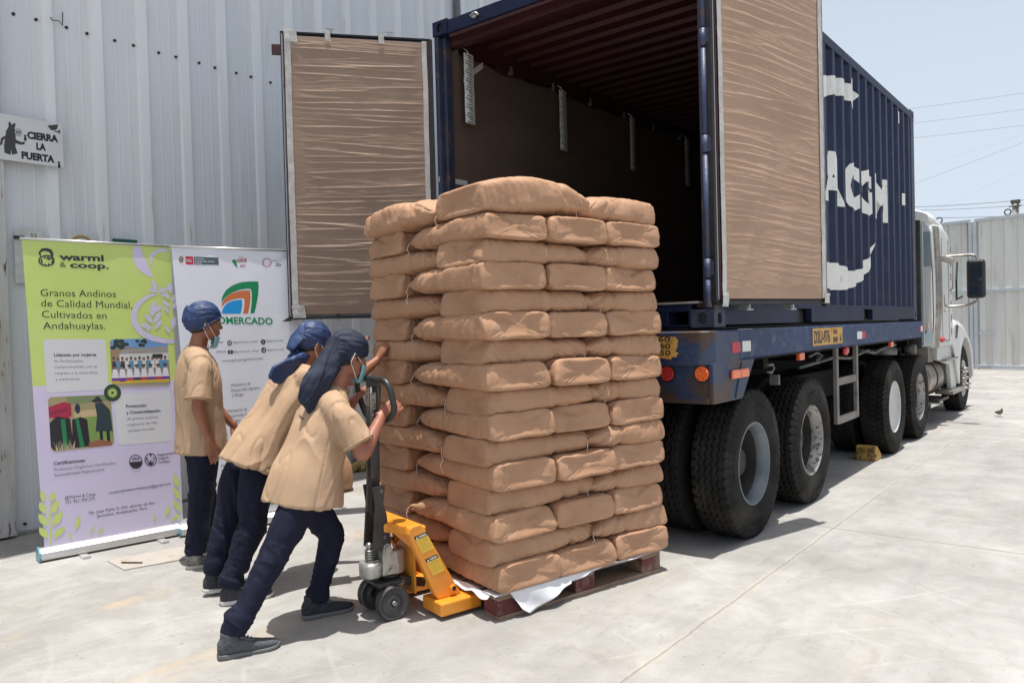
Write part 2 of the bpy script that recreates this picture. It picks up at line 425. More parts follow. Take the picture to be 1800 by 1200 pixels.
mb = MB(); mb.bar((XW+.038, cy-.01, cz+.01), (XW+.038, cy+.008, cz+.06), .004, .006); mb.build('hand', M_dark, cl)
q0, q1 = onx(198, 419, XW+.036), onx(241, 421, XW+.036)
mb = MB(); mb.box(XW+.031, XW+.036, q0.y, q1.y, 1.95, q0.z)
setp(mb.build('green_notice', mat('green_print', (.012, .10, .06), rough=.5)), 'dark green notice behind the top edge of the green banner', 'notice')

# donkey sign
sg = thing('wall_sign', 'white sign reading CIERRA LA PUERTA with a donkey cartoon on the metal wall', 'sign', (XW+.05, -2.3, 2.9))
XS = -4.605
mb = MB(); mb.box(XS-.006, XS, -2.56, -2.062, 2.905, 3.255); mb.build('board', mat('white_sign', (.60, .61, .61), (.66, .66, .66), 3, .35), sg)
M_ink = mat('black_ink', (.012, .013, .018), rough=.5)
mb = MB()
xs = XS+.0015
def st(body, x0, y0, x1, y1, cap, bold=.055):
    p, q = onx(x0, y0, xs), onx(x1, y1, xs); d = (q-p); text_on(mb, body, p, d.normalized(), (0, 0, 1), d.length, cap, bold)
st('¡', 42, 244.5, 47, 245, .040); st('CIERRA', 48, 243, 102.5, 250, .050); st('LA', 64, 262.5, 81, 265, .049); st('PUERTA', 38, 278, 96, 286, .050); st('¡', 101.5, 292, 106.5, 292.5, .045)
mb.build('lettering', M_ink, sg)
mb = MB()
def sil(pts, X=xs):
    P = [onx(x, y, X) for x, y in pts]; mb.add(P, [tuple(range(len(P)))])
sil([(9, 243), (10.5, 231), (15, 223), (22, 223), (27, 228), (27.5, 240), (28, 248), (27, 257), (31, 270), (21, 272), (20, 262), (19, 272), (8, 269), (7, 256)])
sil([(15, 223.5), (15, 215), (18, 214), (20.5, 220), (24, 217), (27.5, 217), (27, 222), (25, 226), (15, 226)], xs+.0006)
sil([(27, 245), (37, 250), (44, 249.5), (43, 254), (36, 254.5), (28, 252)], xs+.0006)
sil([(0, 252), (2, 243), (8, 239), (11, 242), (5, 247), (4, 254), (0, 256)], xs+.0006)
# camera pictogram
sil([(83, 221), (102, 219), (101, 226), (97, 229), (90, 229)]); sil([(96, 230), (103, 231), (103, 228.5), (105.5, 228.5), (105.5, 235), (103, 235), (103, 233), (96, 232)], xs+.0006)
mb.each('pictogram', mat('grey_ink', (.045, .042, .04), rough=.5), sg)
mb = MB(); pc = onx(32.5, 233, xs+.0012); mb.add([pc+V((0, .026*math.cos(t), .030*math.sin(t))) for t in [i*math.pi/12 for i in range(24)]], [tuple(range(24))])
mb.build('muzzle', mat('muzzle_grey', (.38, .38, .38), rough=.5), sg)
mb = MB()
for dx in (-2.2, 2.2):
    pc = onx(32.5+dx, 232.5, xs+.0018); mb.add([pc+V((0, .005*math.cos(t), .009*math.sin(t))) for t in [i*math.pi/6 for i in range(12)]], [tuple(range(12))])
mb.each('nostril', M_ink, sg)

# ------------------------------------------------------------------ far gate, pole, cables
M_gate = mat('gate_sheet', (.62, .62, .59), (.70, .70, .67), 1.5, .6, stretch=(2, 2, .3), c3=(.52, .48, .42), s3=2.5, con3=(.58, .72))
M_gfr = mat('gate_frame', (.44, .49, .53), (.52, .56, .60), 3, .55, c3=(.25, .16, .10), s3=10, con3=(.66, .72))
GA = math.atan2(-.284, 1.186)
GX, GY = V((math.cos(GA), math.sin(GA), 0)), V((-math.sin(GA), math.cos(GA), 0))
G0 = V((-1.386, 20.858, 0))
gate = thing('yard_gate', 'tall pale grey corrugated double gate closing the yard behind the truck', 'gate', G0)
def gp(s, t, z): return G0+GX*s+GY*t+V((0, 0, z))
def gsheet(s0, s1, z0, z1, name='gate_leaf'):
    mb = MB(); s = s0; prof = []
    while s < s1-.01:
        prof += [(s, 0), (s+.09, 0), (s+.12, -.045), (s+.26, -.045), (s+.29, 0)]; s += .33
    prof.append((s1, 0)); prof = [(min(a, s1), b) for a, b in prof]
    vs = []
    for a, b in prof: vs += [gp(a, b, z0), gp(a, b, z1)]
    mb.add(vs, [(2*i, 2*i+2, 2*i+3, 2*i+1) for i in range(len(prof)-1)])
    return link(name, mb.mesh(name, [M_gate], fix=False), gate)
ZT = 4.20
for s0, s1 in ((-9, -.02), (.03, 5.25), (5.3, 10.5)):
    gsheet(s0, s1, .12, 2.18); gsheet(s0, s1, 2.27, ZT)
fr = MB()
for s0, s1 in ((-9, -.055), (.055, 5.2), (5.3, 10.5)):
    for z in (.07, 2.22, ZT+.03): fr.obox(gp((s0+s1)/2, -.05, z), GX, GY, (0, 0, 1), (s1-s0)/2, .045, .045)
    for s in (s0, s1): fr.obox(gp(s, -.055, ZT/2), GX, GY, (0, 0, 1), .045, .045, ZT/2)
fr.build('frame', M_gfr, gate, bevel=.005)
mb = MB(); mb.obox(gp(.32, -.15, 1.02), GX, GY, (0, 0, 1), .16, .03, .03); mb.obox(gp(.5, -.15, 1.15), GX, GY, (0, 0, 1), .015, .02, 1.1)
mb.build('latch', M_gfr, gate)
mb = MB()
for s in (-.9, .9, 2.4):
    c = gp(s, -.05, ZT+.16); mb.tube([c+GX*.08*math.cos(t)+V((0, 0, .08*math.sin(t))) for t in [i*math.pi/10 for i in range(20)]], .018, 6, closed=True)
mb.each('lifting_eye', M_dark, gate)
mb = MB(); mb.obox(gp(1.45, -.2, .83), GX, GY, (0, 0, 1), .9, .01, .02)
pole = thing('utility_pole', 'grey concrete pole top carrying cables beyond the gate', 'pole', (-1.24, 30, 0))
mb = MB(); mb.loft([mb.ring((-1.24, 30, 0), (.16, 0, 0), (0, .16, 0), 16), mb.ring((-1.24, 30, 5.72), (.115, 0, 0), (0, .115, 0), 16)])
mb.build('shaft', mat('old_concrete', (.25, .24, .22), (.33, .32, .3), 5, .8), pole)
mb = MB(); mb.obox((-1.24, 30, 5.78), (1, 0, 0), (0, 1, 0), (0, 0, 1), .15, .12, .06); mb.obox((-1.24, 29.85, 5.6), (1, 0, 0), (0, 1, 0), (0, 0, 1), .20, .04, .02)
mb.build('cap', mat('pole_cap', (.10, .09, .085), rough=.8), pole)
M_cab = mat('cable', (.10, .10, .11), rough=.6)
wires = [((1608, 189), (1800, 163), 12, .0022, 'topmost overhead cable right of the container roof corner'),
         ((1608, 215), (1800, 192), 12, .0022, 'second overhead cable right of the container roof'),
         ((1608, 241), (1800, 220), 12, .0022, 'third overhead cable, the lowest of the near-parallel upper three'),
         ((1608, 321), (1800, 249), 14, .0022, 'overhead cable rising to the right above the gate'),
         ((1608, 300), (1800, 236), 14, .0008, 'thin faint cable rising to the right above the gate'),
         ((1640, 372), (1800, 297), 16, .0008, 'thin faint cable climbing from behind the cab roof'),
         ((1608, 360), (1800, 350), 30, .010, 'uppermost cable running to the utility pole'),
         ((1608, 366), (1800, 359), 30, .008, 'middle cable running to the utility pole'),
         ((1608, 379), (1800, 377), 30, .010, 'lowest sagging cable running past the utility pole above the gate')]
for (x0, y0), (x1, y1), Y, r, lab in wires:
    def oy(x, y): d = ray(x, y); return CAMPOS+d*((Y-CAMPOS.y)/d.y)
    p, q = oy(x0-60, y0-(y1-y0)/(x1-x0)*60), oy(x1+60, y1+(y1-y0)/(x1-x0)*60)
    q = p+(q-p)*1.6; p = p-(q-p)*.6
    mb = MB(); mid = [p.lerp(q, t) - V((0, 0, .10*math.sin(math.pi*((t-.3)/.45))*(0 if r < .001 else (Y/30)**2))) if .3 < t < .75 else p.lerp(q, t) for t in [i/24 for i in range(25)]]
    mb.tube(mid, r, 5, ref=(0, 0, 1))
    setp(mb.build('overhead_cable', M_cab), lab, 'cable', 'overhead cables')

# hatch cover in the ground
h = thing('hatch_cover', 'thin rusty-edged steel hatch plate set in the concrete before the banner', 'hatch cover', (-3.2, -2.2, 0))
mb = MB(); q = [on for on in ((-3.386, -2.346), (-3.086, -2.383), (-2.99, -1.98), (-3.468, -1.95))]
q = [(-3.36, -2.36), (-3.06, -2.385), (-2.93, -1.94), (-3.26, -1.88)]
mb.add([(x, y, z) for z in (.001, .007) for x, y in q], [(0, 3, 2, 1), (4, 5, 6, 7), (0, 1, 5, 4), (1, 2, 6, 5), (2, 3, 7, 6), (3, 0, 4, 7)])
mb.build('plate', mat('hatch', (.37, .335, .29), (.41, .385, .35), 4, .75, c3=(.34, .25, .17), s3=6), h)
mb = MB(); mb.tube([(-3.22, -2.33, .012), (-3.13, -2.27, .012), (-3.10, -2.25, .012)], .006, 6); mb.build('handle', M_dark, h)
# paper sack standing by the wall behind the workers, rusty foot of post

mb = MB(); p = onx(622, 800, XW+.09); mb.cyl((XW+.09, p.y, .03), (XW+.09, p.y, 1.0), .030, 14); mb.build('drain_pipe', M_post, warehouse)
mb = MB()
for i in range(7): mb.ball((XW+.20+.03*math.sin(i*2.4), p.y-.10+.028*i, .05+.02*math.sin(i*1.7)), .05, .04, .05, n=10, m=8)
me = mb.mesh('rag', [mat('ochre_rag', (.36, .24, .08), (.45, .33, .14), 14, .8)]); me = realise(me, .01, 1); displace(me, lambda p_, n_: float(.016*nz(p_, 26)))
setp(link('rag', me), 'small ochre rag heaped at the foot of the white pipe behind the workers', 'rag')

# ------------------------------------------------------------------ shipping container
ZB, ZTOP, CL, CW = 1.49, 4.081, 6.058, 2.438
M_blue = mat('container_blue', (.0075, .012, .040), (.012, .020, .055), 2.5, .5, c3=(.028, .033, .055), s3=6, con3=(.56, .75), bump=.15, bscale=25, spec=.22)
M_bluer = mat('container_blue_rusty', (.020, .026, .055), (.032, .040, .070), 5, .55, c3=(.11, .06, .038), s3=9, con3=(.56, .68), bump=.3, bscale=40)
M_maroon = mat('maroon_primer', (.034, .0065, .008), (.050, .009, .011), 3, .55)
M_wood = mat('floor_wood', (.12, .08, .05), (.18, .12, .07), 3, .7, stretch=(6, .6, 1))
M_kraftshade = mat('kraft_lining_shaded', (.10, .066, .050), (.125, .085, .065), 1.6, .7, bump=.35, bscale=16, bdist=.006, stretch=(.7, .7, 2.2))  # same lining paper, darkened: the container's deep shade is put into its colour
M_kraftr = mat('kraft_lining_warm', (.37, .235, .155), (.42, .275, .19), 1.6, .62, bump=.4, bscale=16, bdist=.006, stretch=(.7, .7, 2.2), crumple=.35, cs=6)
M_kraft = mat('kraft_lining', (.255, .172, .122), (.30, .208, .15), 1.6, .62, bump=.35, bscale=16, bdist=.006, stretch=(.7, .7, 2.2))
M_tape = mat('masking_tape', (.42, .405, .38), (.54, .525, .50), 6, .5, bump=.5, bscale=45, bdist=.004)
M_gasket = mat('door_gasket', (.010, .010, .011), (.025, .024, .024), 9, .5)
M_white = mat('white_marking', (.60, .60, .57), (.68, .68, .65), 3, .6, c3=(.45, .45, .44), s3=20, con3=(.6, .7))
cont = thing('shipping_container', 'dark blue open shipping container lined with brown paper on the trailer', 'shipping container', (-CW/2, 0, ZB))
CP = .2792; CB = []      # corrugation break points
def corr(y):             # inward depth of the side wall
    t = ((y-.172) % CP)/CP
    if y < .172 or y > 5.9: return 0
    if t < .26: return .0
    if t < .50: return (t-.26)/.24*.036
    if t < .76: return .036
    return (1-t)/.24*.036
k = 0
while True:
    y = .172+k*CP
    if y > 5.9: break
    CB += [y, y+.26*CP, y+.50*CP, y+.76*CP]; k += 1
CB = [y for y in CB if y <= 5.9]+[5.9]
def side(x0, sgn, mats, name):
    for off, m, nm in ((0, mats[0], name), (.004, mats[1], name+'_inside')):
        vs = []
        for y in CB: X = x0-sgn*(corr(min(y, 5.8999))+.004+off); vs += [(X, y, ZB+.155), (X, y, ZTOP-.10)]
        mb = MB(); mb.add(vs, [(2*i, 2*i+2, 2*i+3, 2*i+1) for i in range(len(CB)-1)])
        link(nm, mb.mesh(nm, [m], fix=False), cont)
side(0, 1, (M_blue, M_maroon), 'side_panel'); side(-CW, -1, (M_blue, M_maroon), 'side_panel')
mb = MB()                                               # rails
for X0, X1 in ((-.06, 0), (-CW, -CW+.06)):
    mb.box(X0, X1, .17, 5.88, ZTOP-.105, ZTOP-.02); 
    for y0, y1 in ((.172, 1.60), (1.95, 3.59), (3.92, 5.885)): mb.box(X0, X1, y0, y1, ZB+.012, ZB+.155)
    for y0, y1 in ((1.60, 1.95), (3.59, 3.92)): mb.box(X0, X1, y0, y1, ZB+.125, ZB+.155)
    s_ = 1 if X0 > -1 else -1
mb.box(-.055, .008, .172, 5.885, ZB+.150, ZB+.160)
mb.each('rail', M_blue, cont, bevel=.006)
mb = MB(); mb.box(-CW+.07, -.07, 1.59, 1.96, ZB+.01, ZB+.12); mb.box(-CW+.07, -.07, 3.58, 3.93, ZB+.01, ZB+.12)
mb.each('fork_pocket', M_dark, cont)
# roof: corrugated across
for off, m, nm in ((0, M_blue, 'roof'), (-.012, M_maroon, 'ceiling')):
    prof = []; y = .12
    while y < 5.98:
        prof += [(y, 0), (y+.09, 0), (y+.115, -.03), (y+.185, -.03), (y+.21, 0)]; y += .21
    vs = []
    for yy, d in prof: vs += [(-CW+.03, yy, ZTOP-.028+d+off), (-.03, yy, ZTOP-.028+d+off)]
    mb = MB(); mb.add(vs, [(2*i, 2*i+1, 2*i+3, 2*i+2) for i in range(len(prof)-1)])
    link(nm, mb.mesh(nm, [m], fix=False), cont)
mb = MB(); mb.box(-CW+.05, -.05, .1, 5.95, ZB+.13, ZB+.165); mb.build('floor', M_wood, cont)
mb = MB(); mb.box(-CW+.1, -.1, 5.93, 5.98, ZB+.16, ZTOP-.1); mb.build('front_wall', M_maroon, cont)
mb = MB(); mb.box(-CW+.06, -.06, 5.98, 6.05, ZB+.03, ZTOP-.05); mb.build('front_frame', M_blue, cont)
# posts
mb = MB()
mb.box(-.045, -.003, .012, .17, ZB+.118, ZTOP-.118); mb.box(-CW+.003, -CW+.045, .012, .17, ZB+.118, ZTOP-.118)
mb.box(-.10, -.047, .06, .14, ZB+.118, ZTOP-.118); mb.box(-CW+.047, -CW+.085, .06, .14, ZB+.118, ZTOP-.118)
mb.box(-.05, 0, 5.885, 6.05, ZB+.118, ZTOP-.118); mb.box(-CW, -CW+.05, 5.885, 6.05, ZB+.118, ZTOP-.118)
mb.each('corner_post', M_bluer, cont, bevel=.006)
# header and sill
mb = MB(); mb.box(-CW+.162, -.162, .006, .12, ZTOP-.125, ZTOP-.014); mb.build('header', M_blue, cont, bevel=.006)
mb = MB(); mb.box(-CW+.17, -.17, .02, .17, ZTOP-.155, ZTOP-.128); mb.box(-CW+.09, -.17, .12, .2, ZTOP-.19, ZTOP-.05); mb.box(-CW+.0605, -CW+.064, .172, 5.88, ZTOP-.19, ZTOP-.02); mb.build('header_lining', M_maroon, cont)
mb = MB()
mb.box(-CW+.164, -.164, .006, .13, ZB+.105, ZB+.155)
for x0, x1 in ((-CW+.164, -CW+.19), (-CW+.32, -.33), (-.185, -.164)): mb.box(x0, x1, .008, .13, ZB+.012, ZB+.105)
mb.box(-CW+.164, -.164, .02, .13, ZB+.005, ZB+.02)
mb.build('sill', M_blue, cont, bevel=.005)
mb = MB(); mb.box(-CW+.1, -.1, -.004, .10, ZB+.158, ZB+.172); mb.build('threshold_plate', mat('bare_steel', (.35, .34, .33), (.5, .49, .47), 8, .45, .6), cont)
mb = MB(); q = V((-1.92, 0, ZTOP-.06))
for xx in (-1.96, -.50):
    mb.cyl((xx, .0, ZTOP-.07), (xx, -.03, ZTOP-.07), .022, 12); mb.tube([(xx-.03, -.03, ZTOP-.07), (xx+.03, -.035, ZTOP-.06), (xx+.06, -.03, ZTOP-.085)], .009, 6)
mb.each('latch_keeper', mat('galvanised', (.45, .45, .45), (.6, .6, .6), 12, .4, .7), cont, group=2)

def casting(mb, x0, x1, y0, y1, z0, z1, holes):
    """corner fitting: box whose named faces carry a real oval recess"""
    cs = {'y-': (V((x0, y0, z0)), V((x1-x0, 0, 0)), V((0, 0, z1-z0)), V((0, 1, 0))), 'y+': (V((x1, y1, z0)), V((x0-x1, 0, 0)), V((0, 0, z1-z0)), V((0, -1, 0))),
          'x+': (V((x1, y0, z0)), V((0, y1-y0, 0)), V((0, 0, z1-z0)), V((-1, 0, 0))), 'x-': (V((x0, y1, z0)), V((0, y0-y1, 0)), V((0, 0, z1-z0)), V((1, 0, 0))),
          'z+': (V((x0, y0, z1)), V((x1-x0, 0, 0)), V((0, y1-y0, 0)), V((0, 0, -1))), 'z-': (V((x0, y1, z0)), V((x1-x0, 0, 0)), V((0, y0-y1, 0)), V((0, 0, 1)))}
    for kf, (o, a, b, inn) in cs.items():
        if kf not in holes: mb.add([o, o+a, o+a+b, o+b], [(0, 1, 2, 3)]); continue
        n = 24; outer = []; inner = []
        for i in range(n):
            th = 2*math.pi*i/n+math.pi/4; cx, cy = math.cos(th), math.sin(th); m_ = max(abs(cx), abs(cy))
            outer.append(o+a*(.5+.5*cx/m_)+b*(.5+.5*cy/m_))
            inner.append(o+a*.5+b*.5+a.normalized()*cx*.030+b.normalized()*(cy*.024+math.copysign(.014, cy)))
        deep = [p+inn*.02 for p in inner]
        mb.mi = 0; B = len(mb.v); mb.add(outer+inner+deep, [(i, (i+1) % n, n+(i+1) % n, n+i) for i in range(n)]+[(n+i, n+(i+1) % n, 2*n+(i+1) % n, 2*n+i) for i in range(n)])
        mb.mi = 1; mb.add(deep, [tuple(range(n))]); mb.mi = 0
for X in (0, 1):
    for Y in (0, 1):
        for Z in (0, 1):
            x0, x1 = ((-.162, 0), (-CW, -CW+.162))[X]; y0, y1 = ((0, .178), (CL-.178, CL))[Y]; z0, z1 = ((ZB, ZB+.118), (ZTOP-.118, ZTOP))[Z]
            mb = MB(); casting(mb, x0, x1, y0, y1, z0, z1, {('x+', 'x-')[X], ('y-', 'y+')[Y]})
            o = mb.build('corner_casting', [M_bluer if Z == 0 or Y == 1 else M_blue, M_black], cont, fix=False, dedupe=True)
# hinge bar with breaks on the right, and on the left post
M_hinge = mat('hinge_blue', (.035, .050, .11), (.055, .07, .14), 6, .5, c3=(.12, .07, .045), s3=7, con3=(.57, .68), bump=.3, bscale=40)
mb = MB()
for z0, z1, r in ((1.62, 1.80, .019), (1.81, 1.93, .022), (1.94, 2.60, .019), (2.61, 2.72, .022), (2.73, 3.28, .019), (3.29, 3.40, .022), (3.41, 3.95, .019)):
    mb.cyl((-.028, -.012, z0), (-.028, -.012, z1), r, 14)
mb.build('hinge_bar', M_hinge, cont)
mb = MB()
for z in (1.87, 2.66, 3.35): mb.obox((.0, -.012, z), (1, 0, 0), (0, 1, 0), (0, 0, 1), .030, .010, .045)
mb.each('hinge', M_bluer, cont)
# side lettering and emblem, laid into the corrugation
def conform(vs, fs, name, m, off=.004):
    me = bpy.data.meshes.new(name); me.from_pydata([tuple(v) for v in vs], [], fs); bm = bmesh.new(); bm.from_mesh(me)
    for y in CB:
        bmesh.ops.bisect_plane(bm, geom=bm.verts[:]+bm.edges[:]+bm.faces[:], dist=1e-5, plane_co=(0, y, 0), plane_no=(0, 1, 0))
    for v in bm.verts: v.co.x = -corr(v.co.y)-.004+off
    bmesh.ops.recalc_face_normals(bm, faces=bm.faces); bm.to_mesh(me); bm.free(); me.materials.append(m)
    return link(name, me, cont)
def side_text(body, y0, y1, z0, z1, bold=.055):
    vs, fs, a_, b_ = text_data(body, bold); lo = min(v.y for v in vs); hi = max(v.y for v in vs)
    return [V((0, y0+(v.x-a_)/(b_-a_)*(y1-y0), z0+(v.y-lo)/(hi-lo)*(z1-z0))) for v in vs], fs
for bdy, y0, y1 in (('C', 1.10, 1.55), ('M', 1.66, 2.22), ('A', 2.36, 2.99), ('C', 3.10, 3.52), ('G', 3.585, 4.05), ('M', 4.11, 4.64)):
    vs, fs = side_text(bdy, y0, y1, 2.575, 3.05); conform(vs, fs, 'lettering', M_white)
def cr(pts, n=5):
    out = []
    for i in range(len(pts)-1):
        p0, p1, p2, p3 = pts[max(i-1, 0)], pts[i], pts[i+1], pts[min(i+2, len(pts)-1)]
        for k in range(n):
            t = k/n; h = [-.5*t+t*t-.5*t**3, 1-2.5*t*t+1.5*t**3, .5*t+2*t*t-1.5*t**3, -.5*t*t+.5*t**3]
            out.append(tuple(p0[c]*h[0]+p1[c]*h[1]+p2[c]*h[2]+p3[c]*h[3] for c in (0, 1)))
    return out+[pts[-1]]
def sidepoly(pts, name='emblem'):
    conform([V((0, y, z)) for y, z in pts], [tuple(range(len(pts)))], name, M_white)
sidepoly(cr([(1.5, 3.28), (1.9, 3.50), (2.40, 3.67), (2.80, 3.76), (3.10, 3.79), (3.27, 3.79)])+[(3.29, 3.86), (3.54, 3.74), (3.30, 3.56)]+cr([(3.27, 3.625), (3.0, 3.62), (2.70, 3.57), (2.40, 3.48), (1.95, 3.33)]))
sidepoly(cr([(2.10, 1.86), (2.40, 1.80), (2.80, 1.79), (3.20, 1.82), (3.55, 1.90), (3.80, 2.0), (3.99, 2.16), (4.09, 2.32)])+cr([(4.09, 2.32), (3.88, 2.17), (3.66, 2.09), (3.62, 2.055)])+cr([(3.62, 2.03), (3.227, 1.985), (2.95, 2.02), (2.69, 2.035), (2.40, 2.03), (2.10, 2.06)]))
for y, z in ((5.254, 3.86), (5.474, 2.93)):
    conform([V((0, y-.035, z-.07)), V((0, y+.035, z-.07)), V((0, y+.035, z+.07)), V((0, y-.035, z+.07))], [(0, 1, 2, 3)], 'sticker', M_white)

# paper lining inside, tape
def kraft_sheet(fn, nu, nv, name, parent, m=M_kraft):
    mb = MB(); mb.grid(fn, nu, nv); me = mb.mesh(name, [m], fix=False); o = link(name, me, parent); return o
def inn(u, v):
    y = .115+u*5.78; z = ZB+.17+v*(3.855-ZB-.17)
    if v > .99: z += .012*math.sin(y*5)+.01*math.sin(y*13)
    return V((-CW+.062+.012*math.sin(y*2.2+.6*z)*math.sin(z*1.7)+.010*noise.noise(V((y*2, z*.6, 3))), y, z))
kraft_sheet(inn, 120, 30, 'paper_lining', cont, M_kraftshade)
mb = MB()
mb.grid(lambda u, v: V((-CW+.068+.002*noise.noise(V((v*30, u, 1))), .085+u*.05, 1.7+v*2.14)), 3, 60)
mb.build('tape', M_tape, cont, fix=False)
mb = MB()
pa, pb = V((-CW+.0, -.015, 3.46)), V((-CW+.075, .50, 3.80)); 
pa = onx(770, 170, -CW+.02); pb = onx(849, 115, -CW+.085)
mb.grid(lambda u, v: pa.lerp(pb, u)+V((.012*math.sin(u*3.1), 0, (v-.5)*.055)), 12, 2)
pa2 = onx(771, 315, -CW+.02); pb2 = onx(822, 323, -CW+.085)
mb.grid(lambda u, v: pa2.lerp(pb2, u)+V((.012*math.sin(u*3.1), 0, (v-.5)*.045)), 12, 2)
mb.build('tape', M_tape, cont, fix=False)
mb = MB()
for y in (.20, .95, 1.62, 2.3, 3.0, 3.7, 4.4, 5.1): mb.box(-CW+.03, -CW+.075, y, y+.03, 3.86, 3.94)
mb.each('lashing_hook', mat('hook_grey', (.12, .13, .12), rough=.6), cont)

# doors
def make_door(side_, hinge, ang, w=1.17):
    L = side_ == 'L'
    th = R(ang)
    u = V((math.cos(th), -math.sin(th), 0)) if L else V((-math.cos(th), -math.sin(th), 0))
    nn = V((math.sin(th), math.cos(th), 0)) if L else V((-math.sin(th), math.cos(th), 0))
    H = V(hinge)
    def D(a, b, z): return H+u*a+nn*b+V((0, 0, z))
    z0, z1 = 1.665, 3.93
    mb = MB(); mb.obox(D(w/2+.03, -.030, (z0+z1)/2), u, nn, (0, 0, 1), w/2, .024, (z1-z0)/2)
    for i in range(3): mb.obox(D(w/2+.03, -.068, z0+.5+i*.62), u, nn, (0, 0, 1), w/2-.08, .012, .17)
    for a in (.32, .80): mb.cyl(D(a+.03, -.095, z0-.02), D(a+.03, -.095, z1+.05), .016, 12)
    mb.build('door_panel', M_blue, cont, bevel=.004)
    mb = MB()
    for a in (.036, w+.024): mb.obox(D(a, .004, (z0+z1)/2), u, nn, (0, 0, 1), .0085, .0115, (z1-z0)/2-.002)
    mb.build('door_frame', M_maroon, cont)
    mb = MB()   # gasket fins round the edge
    for a, hw in ((.012, .014), (w+.045, .007)): mb.obox(D(a, -.012, (z0+z1)/2), u, nn, (0, 0, 1), hw, .020, (z1-z0)/2+.015)
    for z, hz in ((z0-.018, .014), (z1+.012, .006)): mb.obox(D(w/2+.03, -.012, z), u, nn, (0, 0, 1), w/2+.02, .020, hz)
    mb.add([D(w+.04, -.03, z0-.005), D(w+.105, -.03, z0-.045), D(w+.03, -.03, z0-.045), D(w+.04, .01, z0-.005), D(w+.105, .01, z0-.045), D(w+.03, .01, z0-.045)], [(0, 1, 2), (3, 5, 4), (0, 3, 4, 1), (1, 4, 5, 2), (2, 5, 3, 0)])
    mb.build('door_gasket', M_gasket, cont)
    mb = MB(); mb.obox(D(w+.04, .012, (z0+z1)/2), u, nn, (0, 0, 1), .0016, .003, (z1-z0)/2)
    mb.obox(D(w/2+.03, .0, z1+.0205), u, nn, (0, 0, 1), w/2+.01, .012, .0015)
    if not L: mb.obox(D(.020, .009, (z0+z1)/2), u, nn, (0, 0, 1), .0025, .003, (z1-z0)/2)
    mb.build('gasket_strip', mat('aluminium_strip', (.6, .6, .6), rough=.35, metal=.8), cont)
    sd = 3 if L else 11
    def pap(a, b):
        x = .055+a*(w-.055); z = z0+.006+b*(z1-z0-.022)
        edge = min(1, min(a, 1-a)*9, min(b, 1-b)*25)
        sl = .06 if L else -.10
        zz = z+x*(-.01 if L else .03)+.008*noise.noise(V((x*1.8, z*1.5, sd)))+(.0 if L else .03*noise.noise(V((x*1.2, z*.8, sd))))
        amp = .45+.75*max(0, noise.noise(V((x*.8, z*.8, sd+9)))+.35)
        per = 34+6*noise.noise(V((0, z*.7, sd)))
        q = noise.noise(V((x*.8, zz*15, sd))); q2 = noise.noise(V((x*1.6, zz*38, sd+5)))
        h = (1 if L else .62)*amp*(.006*(1-min(1, abs(q)*4.5))**2+.0022*(1-min(1, abs(q2)*4))+.003*q)
        d = noise.noise(V(((x+z*.35*(1 if L else -1))*2.6, (z-x*.4)*.55, sd+2)))
        h += .013*(1-abs(d)*2.2)*(1.2-b)*.6 + .010*noise.noise(V((x*2, z*2, sd+4)))
        return D(x, .014+max(0, h)*edge+.004*edge, z)
    kraft_sheet(pap, 70, 520, 'paper_lining', cont, M_kraft if L else M_kraftr)
    mb = MB()   # tape down both sides, bits of tape
    for a0, a1 in ((.047, .088), (w-.028, w+.020)):
        mb.grid(lambda p, q: D(a0+(a1-a0)*p+.004*noise.noise(V((q*9, a0*9, 2))), .0225+.0025*noise.noise(V((q*40, p*2, a0))), z0+.012+q*(z1-z0-.02)), 4, 90)
    bits = ((.42, z1-.005, .022, .045), (.85, z1-.005, .022, .045), (w-.03, z1-.02, .05, .05), (w-.03, z0+.03, .05, .05)) if L else ((.07, z0+.0, .03, .045), (w+.02, z0+.01, .03, .035))
    for a, z, ww, hh in bits: mb.grid(lambda p, q: D(a+(p-.5)*2*ww+.01*(q-.5), .027+.006*noise.noise(V((p*4, q*4, a*7))), z+(q-.5)*2*hh), 6, 6)
    mb.build('tape', M_tape, cont, fix=False)
    mb = MB()
    for a in (.32, .80):
        for z in (z0-.045, z1+.045):
            mb.obox(D(a+.03, -.05, z), u, nn, (0, 0, 1), .008, .045, .022); mb.obox(D(a+.03, -.01, z+(-.02 if z < 2 else .02)), u, nn, (0, 0, 1), .032, .008, .005)
            mb.obox(D(a+.03, -.02, z), u, nn, (0, 0, 1), .016, .008, .010)
    mb.each('lock_cam', mat('cam_steel', (.32, .33, .31), (.45, .45, .42), 14, .5, .5), cont, group=3)
    return D
DL = make_door('L', (-CW-.012, .0, 0), 128.8)
DR = make_door('R', (.022, -.022, 0), 254.0)
mb = MB(); mb.obox(DL(1.255, -.0, 3.80), DL(1, 0, 0)-DL(0, 0, 0), (0, 0, 1), DL(0, 1, 0)-DL(0, 0, 0), .035, .045, .008)
mb.build('holdback_plate', M_maroon, cont, bevel=.006)

